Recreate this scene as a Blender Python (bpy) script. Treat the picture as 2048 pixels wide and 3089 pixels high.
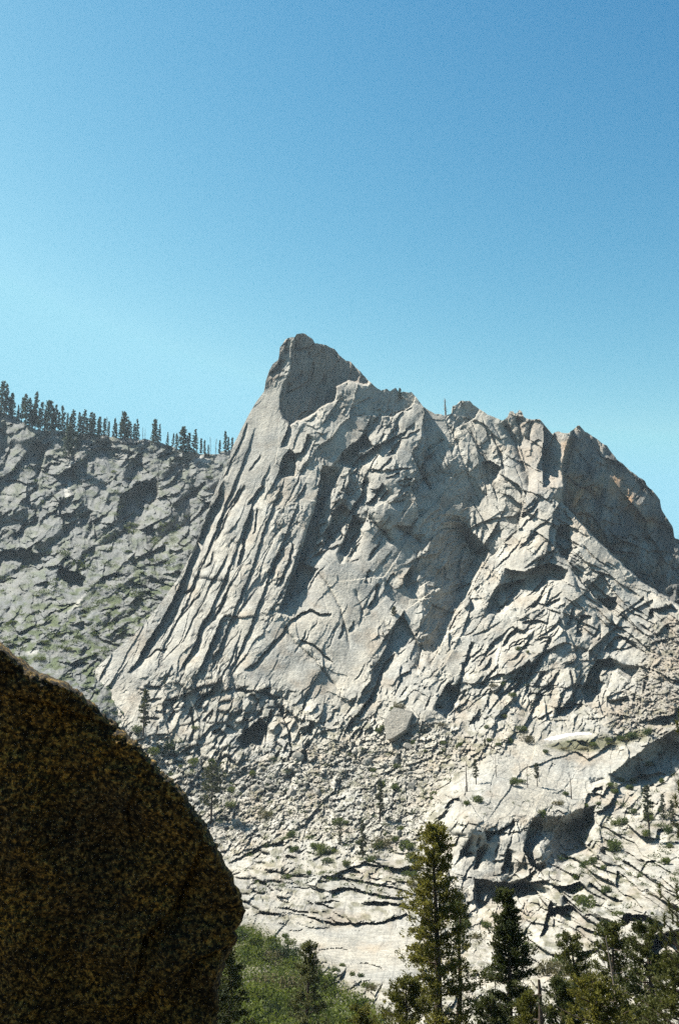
import bpy, math, random
import numpy as np

R = math.radians
f4 = np.float32
random.seed(7)

# ---------------------------------------------------------------- camera, world, sun, exposure
scene = bpy.context.scene
for o in list(bpy.data.objects):
    bpy.data.objects.remove(o)
col = scene.collection

PITCH = R(12.0)
TV = math.tan(R(27.0))
TH = TV * 678.0 / 1024.0
cam_data = bpy.data.cameras.new('camera')
cam = bpy.data.objects.new('camera', cam_data)
col.objects.link(cam)
cam.location = (0, 0, 0)
cam.rotation_euler = (R(90) + PITCH, 0, 0)
cam_data.sensor_fit = 'VERTICAL'
cam_data.angle_y = R(54.0)
cam_data.clip_start = 0.1
cam_data.clip_end = 30000
scene.camera = cam

SUN_DIR = np.array([-0.52, 0.20, 0.83])
SUN_DIR = SUN_DIR / np.linalg.norm(SUN_DIR)
sun_el = math.asin(SUN_DIR[2])
sun_az = math.atan2(SUN_DIR[0], SUN_DIR[1])          # from +Y towards +X

world = bpy.data.worlds.new('World')
scene.world = world
world.use_nodes = True
wn = world.node_tree.nodes
wl = world.node_tree.links
wn.clear()
w_out = wn.new('ShaderNodeOutputWorld')
w_bg = wn.new('ShaderNodeBackground')
w_sky = wn.new('ShaderNodeTexSky')
w_sky.sky_type = 'NISHITA'
w_sky.sun_disc = False
w_sky.sun_elevation = sun_el
w_sky.sun_rotation = sun_az
w_sky.altitude = 0
w_sky.air_density = 1.0
w_sky.dust_density = 0.2
w_sky.ozone_density = 1.0
w_bg.inputs['Strength'].default_value = 0.055
# the film's steep, cyan rendering of a clear sky: one response curve per colour for the whole dome
w_sep = wn.new('ShaderNodeSeparateColor')
w_com = wn.new('ShaderNodeCombineColor')
wl.new(w_sky.outputs['Color'], w_sep.inputs[0])
for ch_, (g_, k_, m_) in enumerate([(3.4, 0.170, 2.02), (1.95, 0.41, 3.2), (1.2, 0.66, 5.3)]):
    mn_ = wn.new('ShaderNodeMath')
    mn_.operation = 'MINIMUM'
    mn_.inputs[1].default_value = m_
    pw_ = wn.new('ShaderNodeMath')
    pw_.operation = 'POWER'
    pw_.inputs[1].default_value = g_
    ml_ = wn.new('ShaderNodeMath')
    ml_.operation = 'MULTIPLY'
    ml_.inputs[1].default_value = k_
    wl.new(w_sep.outputs[ch_], mn_.inputs[0])
    wl.new(mn_.outputs[0], pw_.inputs[0])
    wl.new(pw_.outputs[0], ml_.inputs[0])
    wl.new(ml_.outputs[0], w_com.inputs[ch_])
wl.new(w_com.outputs[0], w_bg.inputs['Color'])
wl.new(w_bg.outputs['Background'], w_out.inputs['Surface'])

sun_data = bpy.data.lights.new('sun', 'SUN')
sun_data.energy = 5.0
sun_data.angle = R(0.5)
sun_data.color = (1.0, 0.945, 0.86)
sun = bpy.data.objects.new('sun', sun_data)
col.objects.link(sun)
from mathutils import Vector
sun.rotation_euler = Vector(SUN_DIR).to_track_quat('Z', 'Y').to_euler()

scene.view_settings.view_transform = 'Standard'
scene.view_settings.look = 'None'
scene.view_settings.exposure = 1.7
scene.view_settings.gamma = 1.0
scene.view_settings.use_curve_mapping = False
scene.render.engine = 'CYCLES'
scene.cycles.max_bounces = 5
scene.cycles.diffuse_bounces = 2
scene.cycles.transmission_bounces = 2
scene.cycles.transparent_max_bounces = 4
scene.cycles.volume_bounces = 0
scene.cycles.use_denoising = False

# ---------------------------------------------------------------- helpers: space
CP, SP = math.cos(PITCH), math.sin(PITCH)


def at(X, Y, D):
    """point in the world seen at photo pixel (X, Y), at distance D along +y"""
    X = np.asarray(X, dtype=np.float64)
    Y = np.asarray(Y, dtype=np.float64)
    u = (X - 1024.0) / 1024.0 * TH
    v = (1544.5 - Y) / 1544.5 * TV
    dy = CP - v * SP
    dz = SP + v * CP
    t = D / dy
    return np.stack([u * t, D + 0 * t, dz * t], axis=-1)


def mpp(D):
    return D * 2 * TH / 2048.0


# ---------------------------------------------------------------- helpers: noise
def _h(ix, iy, seed):
    h = (ix.astype(np.int64) * 374761393 + iy.astype(np.int64) * 668265263 + seed * 982451653) & 0xFFFFFFFF
    h = ((h ^ (h >> 13)) * 1274126177) & 0xFFFFFFFF
    h = ((h ^ (h >> 16)) * 2246822519) & 0xFFFFFFFF
    return ((h ^ (h >> 15)) & 0xFFFFFF).astype(f4) / f4(0x1000000)


def perlin(x, y, seed=0):
    ix = np.floor(x)
    iy = np.floor(y)
    fx = (x - ix).astype(f4)
    fy = (y - iy).astype(f4)
    ux = fx * fx * fx * (fx * (fx * 6 - 15) + 10)
    uy = fy * fy * fy * (fy * (fy * 6 - 15) + 10)

    def g(ax, ay):
        a = _h(ix + ax, iy + ay, seed) * f4(6.2831853)
        return np.cos(a) * (fx - ax) + np.sin(a) * (fy - ay)
    a = g(0, 0)
    b = g(1, 0)
    c = g(0, 1)
    d = g(1, 1)
    return ((a + (b - a) * ux) * (1 - uy) + (c + (d - c) * ux) * uy) * f4(1.5)


def fbm(x, y, octaves=4, seed=0, gain=0.5):
    s = 0
    a = 1.0
    for k in range(octaves):
        s = s + a * perlin(x * 2 ** k + 17.3 * k, y * 2 ** k - 9.1 * k, seed + k)
        a *= gain
    return s


def plates(x, y, cell, aspect, ang, seed, tilt=(0.0, 0.35), jit=0.35, k=5.0, rnd=0.3):
    """overlapping tilted rock plates; value grows towards the viewer"""
    c, s = math.cos(R(ang)), math.sin(R(ang))
    u = (x * c - y * s) / (cell * aspect)
    v = (x * s + y * c) / cell
    u = u + 0.37 * np.floor(v)
    iu = np.floor(u)
    iv = np.floor(v)
    best = np.full(x.shape, -9.0, dtype=f4)
    for a in (-1, 0, 1):
        for b in (-1, 0, 1):
            cu = iu + a
            cv = iv + b
            h1 = _h(cu, cv, seed)
            h2 = _h(cu, cv, seed + 11)
            h3 = _h(cu, cv, seed + 23)
            h4 = _h(cu, cv, seed + 37)
            h5 = _h(cu, cv, seed + 41)
            sh = 0.37 * (0)
            du = (u - cu - 0.5 - (h1 - 0.5) * 2 * jit + sh).astype(f4)
            dv = (v - cv - 0.5 - (h2 - 0.5) * 2 * jit).astype(f4)
            rot = (h5 - 0.5) * 0.9
            du2 = du + dv * rot
            dv2 = dv - du * rot
            r = 0.36 + 0.36 * h4
            val = (h3 - 0.5) * 0.9 + (tilt[0] + (h4 - 0.5) * rnd * 2) * du + (tilt[1] + (h1 - 0.5) * rnd * 2) * dv
            e = np.maximum(np.abs(du2), np.abs(dv2)) - r
            val = val - k * np.maximum(e, 0)
            best = np.maximum(best, val)
    return np.maximum(best, -1.2)


def shards(x, y, cell, aspect, ang, seed, tilt=(0.0, 0.5), rnd=0.9, jit=0.45, off=0.7):
    """broken rock: straight edged cells, each a plane of its own"""
    c, s = math.cos(R(ang)), math.sin(R(ang))
    u = (x * c - y * s) / (cell * aspect)
    v = (x * s + y * c) / cell
    iu = np.floor(u)
    iv = np.floor(v)
    bd = np.full(x.shape, 99.0, dtype=f4)
    out = np.zeros(x.shape, dtype=f4)
    for a in (-1, 0, 1):
        for b in (-1, 0, 1):
            h1 = _h(iu + a, iv + b, seed)
            h2 = _h(iu + a, iv + b, seed + 11)
            du = (u - iu - a - 0.5 - (h1 - 0.5) * 2 * jit).astype(f4)
            dv = (v - iv - b - 0.5 - (h2 - 0.5) * 2 * jit).astype(f4)
            d = du * du + dv * dv
            m = d < bd
            h3 = _h(iu + a, iv + b, seed + 23)
            h4 = _h(iu + a, iv + b, seed + 37)
            h5 = _h(iu + a, iv + b, seed + 41)
            val = (h3 - 0.5) * 2 * off + (tilt[0] + (h4 - 0.5) * 2 * rnd) * du + (tilt[1] + (h5 - 0.5) * 2 * rnd) * dv
            out = np.where(m, val, out)
            bd = np.where(m, d, bd)
    return out


def hinge(D, X, Y, poly, slope=0.0, const=0.0, clamp=30.0, far=9.0, feather=3.0):
    """a face turned away about the polygon's first edge; it ends at the polygon's far side"""
    w = poly_w(X, Y, poly, feather)
    (x0, y0), (x1, y1) = poly[0], poly[1]
    L = math.hypot(x1 - x0, y1 - y0)
    nx, ny = (y1 - y0) / L, -(x1 - x0) / L
    cx_ = sum(p[0] for p in poly) / len(poly)
    cy_ = sum(p[1] for p in poly) / len(poly)
    if (cx_ - x0) * nx + (cy_ - y0) * ny < 0:
        nx, ny = -nx, -ny
    dist = np.clip((X - x0) * nx + (Y - y0) * ny, 0, None)
    sel = w > 0
    df, _, _ = seg_dist(X[sel], Y[sel], list(poly[1:]) + [poly[0]])
    v = w[sel] * np.minimum(const + slope * dist[sel] * 0.30, clamp) * np.clip(df / far, 0, 1) ** 0.8
    D[sel] += v.astype(D.dtype)


def tps(ctrl, X, Y):
    """thin plate spline through (x, y, value) points"""
    c = np.array(ctrl, dtype=np.float64)
    p = c[:, :2] / 1000.0
    n = len(p)
    d = np.linalg.norm(p[:, None] - p[None], axis=2)
    K = np.where(d > 0, d * d * np.log(d + 1e-12), 0) + np.eye(n) * 1e-5
    A = np.zeros((n + 3, n + 3))
    A[:n, :n] = K
    A[:n, n] = 1
    A[:n, n + 1:] = p
    A[n, :n] = 1
    A[n + 1:, :n] = p.T
    w = np.linalg.solve(A, np.concatenate([c[:, 2], [0, 0, 0]]))
    x = X / 1000.0
    y = Y / 1000.0
    out = w[n] + w[n + 1] * x + w[n + 2] * y
    for i in range(n):
        r2 = (x - p[i, 0]) ** 2 + (y - p[i, 1]) ** 2
        out = out + w[i] * 0.5 * r2 * np.log(r2 + 1e-12)
    return out


def seg_dist(X, Y, pts):
    best = np.full(X.shape, 1e9, dtype=f4)
    sgn = np.zeros(X.shape, dtype=f4)
    par = np.zeros(X.shape, dtype=f4)
    L = [0.0]
    for (a, b) in zip(pts[:-1], pts[1:]):
        L.append(L[-1] + math.hypot(b[0] - a[0], b[1] - a[1]))
    for i, (a, b) in enumerate(zip(pts[:-1], pts[1:])):
        dx, dy = b[0] - a[0], b[1] - a[1]
        l2 = dx * dx + dy * dy
        t = np.clip(((X - a[0]) * dx + (Y - a[1]) * dy) / l2, 0, 1)
        d = np.hypot(X - a[0] - t * dx, Y - a[1] - t * dy)
        m = d < best - 1e-6
        best = np.where(m, d, best)
        cr = dx * (Y - a[1]) - dy * (X - a[0])
        sgn = np.where(m, np.sign(cr), sgn)
        par = np.where(m, (L[i] + t * math.sqrt(l2)) / L[-1], par)
    return best, sgn, par


def add_step(D, X, Y, pts, h, w, notch=False, taper=0.12):
    """the rock steps back by h behind the line (right of a line drawn downwards, below one drawn leftwards) and comes forward again over w"""
    xs = [p[0] for p in pts]
    ys = [p[1] for p in pts]
    m = 4.5 * w + 10
    sel = (X > min(xs) - m) & (X < max(xs) + m) & (Y > min(ys) - m) & (Y < max(ys) + m)
    if not sel.any():
        return
    x = X[sel]
    y = Y[sel]
    d, s, t = seg_dist(x, y, pts)
    tp = np.clip(np.minimum(t, 1 - t) / taper, 0, 1) ** 0.7
    if notch:
        v = h * np.exp(-(d / w))
    else:
        v = np.where(s < 0, h * np.exp(-(d / w) ** 1.2), 0)
    D[sel] += (v * tp).astype(D.dtype)


def in_poly(X, Y, poly):
    ins = np.zeros(X.shape, dtype=bool)
    n = len(poly)
    for i in range(n):
        x1, y1 = poly[i]
        x2, y2 = poly[(i + 1) % n]
        if y1 == y2:
            continue
        c = ((y1 > Y) != (y2 > Y)) & (X < (x2 - x1) * (Y - y1) / (y2 - y1) + x1)
        ins ^= c
    return ins


def poly_w(X, Y, poly, feather):
    xs = [p[0] for p in poly]
    ys = [p[1] for p in poly]
    out = np.zeros(X.shape, dtype=f4)
    sel = (X > min(xs) - feather) & (X < max(xs) + feather) & (Y > min(ys) - feather) & (Y < max(ys) + feather)
    x = X[sel]
    y = Y[sel]
    d, _, _ = seg_dist(x, y, list(poly) + [poly[0]])
    d = np.where(in_poly(x, y, poly), d, -d)
    t = np.clip(d / feather * 0.5 + 0.5, 0, 1)
    out[sel] = t * t * (3 - 2 * t)
    return out


# ---------------------------------------------------------------- helpers: objects
def link_mesh(name, me, mat=None, parent=None):
    o = bpy.data.objects.new(name, me)
    col.objects.link(o)
    if mat is not None:
        me.materials.append(mat)
    if parent is not None:
        o.parent = parent
    return o


def raw_mesh(name, verts, faces, n, flat=True, color=None):
    """faces: (k, n) index array"""
    me = bpy.data.meshes.new(name)
    verts = np.ascontiguousarray(verts, dtype=f4)
    faces = np.ascontiguousarray(faces, dtype=np.int32)
    me.vertices.add(len(verts))
    me.vertices.foreach_set('co', verts.ravel())
    me.loops.add(faces.size)
    me.loops.foreach_set('vertex_index', faces.ravel())
    me.polygons.add(len(faces))
    me.polygons.foreach_set('loop_start', np.arange(0, faces.size, n, dtype=np.int32))
    me.update(calc_edges=True)
    me.validate()
    if flat:
        me.shade_flat()
    if color is not None:
        at_ = me.attributes.new('tint', 'FLOAT_COLOR', 'POINT')
        c4 = np.ones((len(verts), 4), dtype=f4)
        c4[:, :3] = color
        at_.data.foreach_set('color', c4.ravel())
    return me


def tag(o, label=None, cat=None, group=None, kind=None):
    if label:
        o['label'] = label
    if cat:
        o['category'] = cat
    if group:
        o['group'] = group
    if kind:
        o['kind'] = kind
    return o


def empty(name, loc, rz=0.0, s=1.0):
    o = bpy.data.objects.new(name, None)
    col.objects.link(o)
    o.location = loc
    o.rotation_euler = (0, 0, rz)
    o.scale = (s, s, s)
    return o


# ---------------------------------------------------------------- materials
def mat_base(name):
    m = bpy.data.materials.new(name)
    m.use_nodes = True
    nt = m.node_tree
    b = nt.nodes['Principled BSDF']
    b.inputs['Roughness'].default_value = 0.9
    b.inputs['Specular IOR Level'].default_value = 0.2
    return m, nt, b


def N(nt, typ, **kw):
    n = nt.nodes.new(typ)
    for k, v in kw.items():
        if isinstance(v, (int, float, tuple, str, bool)) and k in n.inputs:
            n.inputs[k].default_value = v
        else:
            setattr(n, k, v)
    return n


def noise(nt, scale, detail=6.0, rough=0.6, vec=None):
    n = nt.nodes.new('ShaderNodeTexNoise')
    n.inputs['Scale'].default_value = scale
    n.inputs['Detail'].default_value = detail
    n.inputs['Roughness'].default_value = rough
    if vec is not None:
        nt.links.new(vec, n.inputs['Vector'])
    return n


def ramp(nt, src, stops):
    r = nt.nodes.new('ShaderNodeValToRGB')
    e = r.color_ramp.elements
    while len(e) < len(stops):
        e.new(0.5)
    for i, (p, c) in enumerate(stops):
        e[i].position = p
        e[i].color = c if len(c) == 4 else (*c, 1)
    nt.links.new(src, r.inputs['Fac'])
    return r


def mixc(nt, mode, fac, a, b):
    m = nt.nodes.new('ShaderNodeMix')
    m.data_type = 'RGBA'
    m.blend_type = mode
    if isinstance(fac, (int, float)):
        m.inputs[0].default_value = fac
    else:
        nt.links.new(fac, m.inputs[0])
    for sock, v in ((m.inputs[6], a), (m.inputs[7], b)):
        if isinstance(v, tuple):
            sock.default_value = v
        else:
            nt.links.new(v, sock)
    return m.outputs[2]


def rock_material(name, s=1.0, bump=1.0, spread=0.42):
    m, nt, b = mat_base(name)
    geo = nt.nodes.new('ShaderNodeNewGeometry')
    att = nt.nodes.new('ShaderNodeAttribute')
    att.attribute_name = 'tint'
    n1 = noise(nt, 0.35 * s, 8, 0.7, geo.outputs['Position'])
    n2 = noise(nt, 0.03 * s, 5, 0.6, geo.outputs['Position'])
    mp = nt.nodes.new('ShaderNodeMapping')
    mp.inputs['Scale'].default_value = (0.25 * s, 0.25 * s, 0.03 * s)
    nt.links.new(geo.outputs['Position'], mp.inputs['Vector'])
    n3 = noise(nt, 1.0, 5, 0.6, mp.outputs['Vector'])
    lo = 1.0 - spread
    r1 = ramp(nt, n1.outputs['Fac'], [(0.3, (lo, lo, lo)), (0.65, (1.08, 1.08, 1.08))])
    r2 = ramp(nt, n2.outputs['Fac'], [(0.35, (0.86, 0.88, 0.90)), (0.65, (1.06, 1.03, 0.98))])
    r3 = ramp(nt, n3.outputs['Fac'], [(0.33, (0.80, 0.80, 0.80)), (0.55, (1.0, 1.0, 1.0))])
    c = mixc(nt, 'MULTIPLY', 1.0, att.outputs['Color'], r1.outputs['Color'])
    c = mixc(nt, 'MULTIPLY', 1.0, c, r2.outputs['Color'])
    c = mixc(nt, 'MULTIPLY', 1.0, c, r3.outputs['Color'])
    nt.links.new(c, b.inputs['Base Color'])
    bp = nt.nodes.new('ShaderNodeBump')
    bp.inputs['Strength'].default_value = bump
    bp.inputs['Distance'].default_value = 1.0 / s
    n4 = noise(nt, 0.6 * s, 6, 0.65, geo.outputs['Position'])
    nt.links.new(n4.outputs['Fac'], bp.inputs['Height'])
    nt.links.new(bp.outputs['Normal'], b.inputs['Normal'])
    return m


def foliage_material(name, dark, light, scale=0.6, trans=0.35):
    m, nt, b = mat_base(name)
    geo = nt.nodes.new('ShaderNodeNewGeometry')
    oi = nt.nodes.new('ShaderNodeObjectInfo')
    n1 = noise(nt, scale, 3, 0.6, geo.outputs['Position'])
    add = N(nt, 'ShaderNodeMath', operation='MULTIPLY_ADD')
    nt.links.new(oi.outputs['Random'], add.inputs[0])
    add.inputs[1].default_value = 0.3
    add.inputs[2].default_value = -0.15
    add2 = N(nt, 'ShaderNodeMath', operation='ADD')
    nt.links.new(n1.outputs['Fac'], add2.inputs[0])
    nt.links.new(add.outputs[0], add2.inputs[1])
    r = ramp(nt, add2.outputs[0], [(0.3, dark), (0.7, light)])
    nt.links.new(r.outputs['Color'], b.inputs['Base Color'])
    b.inputs['Roughness'].default_value = 0.7
    tr = nt.nodes.new('ShaderNodeBsdfTranslucent')
    nt.links.new(r.outputs['Color'], tr.inputs['Color'])
    mx = nt.nodes.new('ShaderNodeMixShader')
    mx.inputs[0].default_value = trans
    nt.links.new(b.outputs[0], mx.inputs[1])
    nt.links.new(tr.outputs[0], mx.inputs[2])
    nt.links.new(mx.outputs[0], nt.nodes['Material Output'].inputs['Surface'])
    return m


def plain_material(name, c1, c2, scale=3.0, rough=0.9):
    m, nt, b = mat_base(name)
    geo = nt.nodes.new('ShaderNodeNewGeometry')
    n1 = noise(nt, scale, 6, 0.65, geo.outputs['Position'])
    r = ramp(nt, n1.outputs['Fac'], [(0.3, c1), (0.7, c2)])
    nt.links.new(r.outputs['Color'], b.inputs['Base Color'])
    b.inputs['Roughness'].default_value = rough
    return m


M_ROCK = rock_material('granite')
M_STONE = rock_material('granite_rubble', s=3.0)
M_NEEDLE_FAR = foliage_material('needles_far', (0.024, 0.038, 0.022), (0.050, 0.066, 0.036), 0.15, 0.3)
M_NEEDLE = foliage_material('needles_mid', (0.0319, 0.0382, 0.0127), (0.0670, 0.0701, 0.0229), 0.4, 0.4)
M_NEEDLE_NEAR = foliage_material('needles_near', (0.050, 0.054, 0.009), (0.115, 0.107, 0.020), 0.9, 0.5)
M_NEEDLE_DARK = foliage_material('needles_dark', (0.022, 0.030, 0.008), (0.062, 0.066, 0.015), 0.9, 0.4)
M_LEAF = foliage_material('shrub_leaves', (0.032, 0.050, 0.006), (0.085, 0.102, 0.013), 0.25, 0.45)
M_LEAF_DEEP = foliage_material('deep_leaves', (0.0187, 0.0306, 0.0085), (0.0467, 0.0612, 0.0153), 0.25, 0.3)
M_LEAF_DRY = foliage_material('dry_leaves', (0.0574, 0.0510, 0.0191), (0.1020, 0.0892, 0.0351), 0.25, 0.3)
M_BARK = plain_material('bark', (0.030, 0.022, 0.016), (0.080, 0.058, 0.042), 4.0)
M_DEAD = plain_material('dead_wood', (0.090, 0.070, 0.055), (0.240, 0.200, 0.165), 3.0)
M_SNOW = plain_material('snow', (0.50, 0.51, 0.53), (0.60, 0.60, 0.58), 0.4, 0.6)


# ================================================================ THE MOUNTAIN (one relief, then cut into its pieces)
TOP = [(-160, 2330), (60, 2260), (200, 2110), (250, 2055), (307, 1999), (360, 1950), (418, 1901), (460, 1850), (496, 1803), (542, 1738), (588, 1647), (621, 1555),
       (653, 1470), (686, 1392), (705, 1340), (745, 1261), (771, 1215), (797, 1180), (801, 1150), (812, 1118), (823, 1098),
       (841, 1084), (843, 1049), (850, 1040), (862, 1023), (882, 1016), (889, 1018), (895, 1008), (911, 1005), (925, 1010), (941, 1020), (950, 1036),
       (980, 1040), (1009, 1052), (1024, 1072), (1042, 1086), (1057, 1091), (1089, 1124), (1109, 1147), (1142, 1173), (1150, 1178), (1164, 1172),
       (1176, 1181), (1183, 1175), (1194, 1171), (1207, 1186), (1216, 1182), (1240, 1184), (1259, 1202), (1275, 1224), (1292, 1238), (1311, 1247),
       (1344, 1253), (1362, 1248), (1365, 1226), (1376, 1220), (1390, 1208), (1416, 1210), (1428, 1222), (1442, 1231), (1475, 1253), (1507, 1264), (1515, 1268),
       (1531, 1260), (1538, 1240), (1547, 1238), (1552, 1248), (1560, 1246), (1566, 1236), (1575, 1242), (1579, 1256), (1595, 1266), (1605, 1266), (1628, 1264), (1640, 1276),
       (1651, 1294), (1667, 1309), (1672, 1304), (1684, 1303), (1716, 1306), (1729, 1296), (1741, 1284), (1747, 1283), (1762, 1300), (1795, 1320),
       (1831, 1346), (1860, 1385), (1906, 1424), (1946, 1451), (1950, 1462), (1991, 1506), (1994, 1530), (2000, 1545), (2030, 1591), (2034, 1622),
       (2060, 1632), (2120, 1680), (2200, 1780)]

CTRL = [(-160, 2330, 690), (60, 2260, 720), (307, 1999, 790), (418, 1901, 815), (588, 1647, 890), (705, 1340, 975), (800, 1170, 1025), (900, 1010, 1050), (1000, 1300, 985),
        (800, 1400, 955), (700, 1700, 865), (560, 1950, 795), (1000, 1600, 905), (1000, 1900, 822), (1000, 2200, 738),
        (700, 2200, 735), (400, 2250, 705), (1164, 1173, 1050), (1344, 1253, 1050), (1475, 1255, 1050), (1651, 1294, 1040), (1250, 1500, 955),
        (1480, 1500, 985), (1300, 1750, 895), (1380, 1900, 835), (1600, 1520, 950), (1650, 1750, 860), (1750, 1950, 800), (1900, 1800, 865),
        (2100, 1680, 930), (2048, 1950, 800), (1900, 2050, 775), (1650, 2180, 725), (1300, 2150, 735), (1300, 2300, 680),
        (640, 2480, 640), (1000, 2450, 640), (1300, 2450, 605), (1400, 2420, 580), (1550, 2300, 650), (1750, 2225, 700), (2048, 2200, 690),
        (1400, 2500, 538), (1550, 2500, 545), (1450, 2570, 533), (1400, 2650, 514), (1560, 2640, 522), (1450, 2690, 506), (1300, 2600, 543), (1450, 2790, 462), (700, 2600, 565), (1000, 2620, 545), (1000, 2775, 455), (1200, 2780, 445),
        (1100, 2950, 310), (800, 2850, 360), (1000, 3089, 205), (1300, 3000, 270), (1560, 2800, 445), (1550, 3000, 265), (1850, 2500, 560),
        (1900, 2650, 470), (2048, 2550, 520), (1850, 2800, 372), (2048, 2800, 335), (1850, 3000, 235), (2048, 3089, 185), (700, 3089, 185),
        (1500, 3089, 195), (300, 3089, 190), (300, 2700, 420), (2180, 3000, 230), (2180, 2400, 580), (1000, 3400, 150), (300, 3400, 150), (1900, 3400, 150)]

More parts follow.
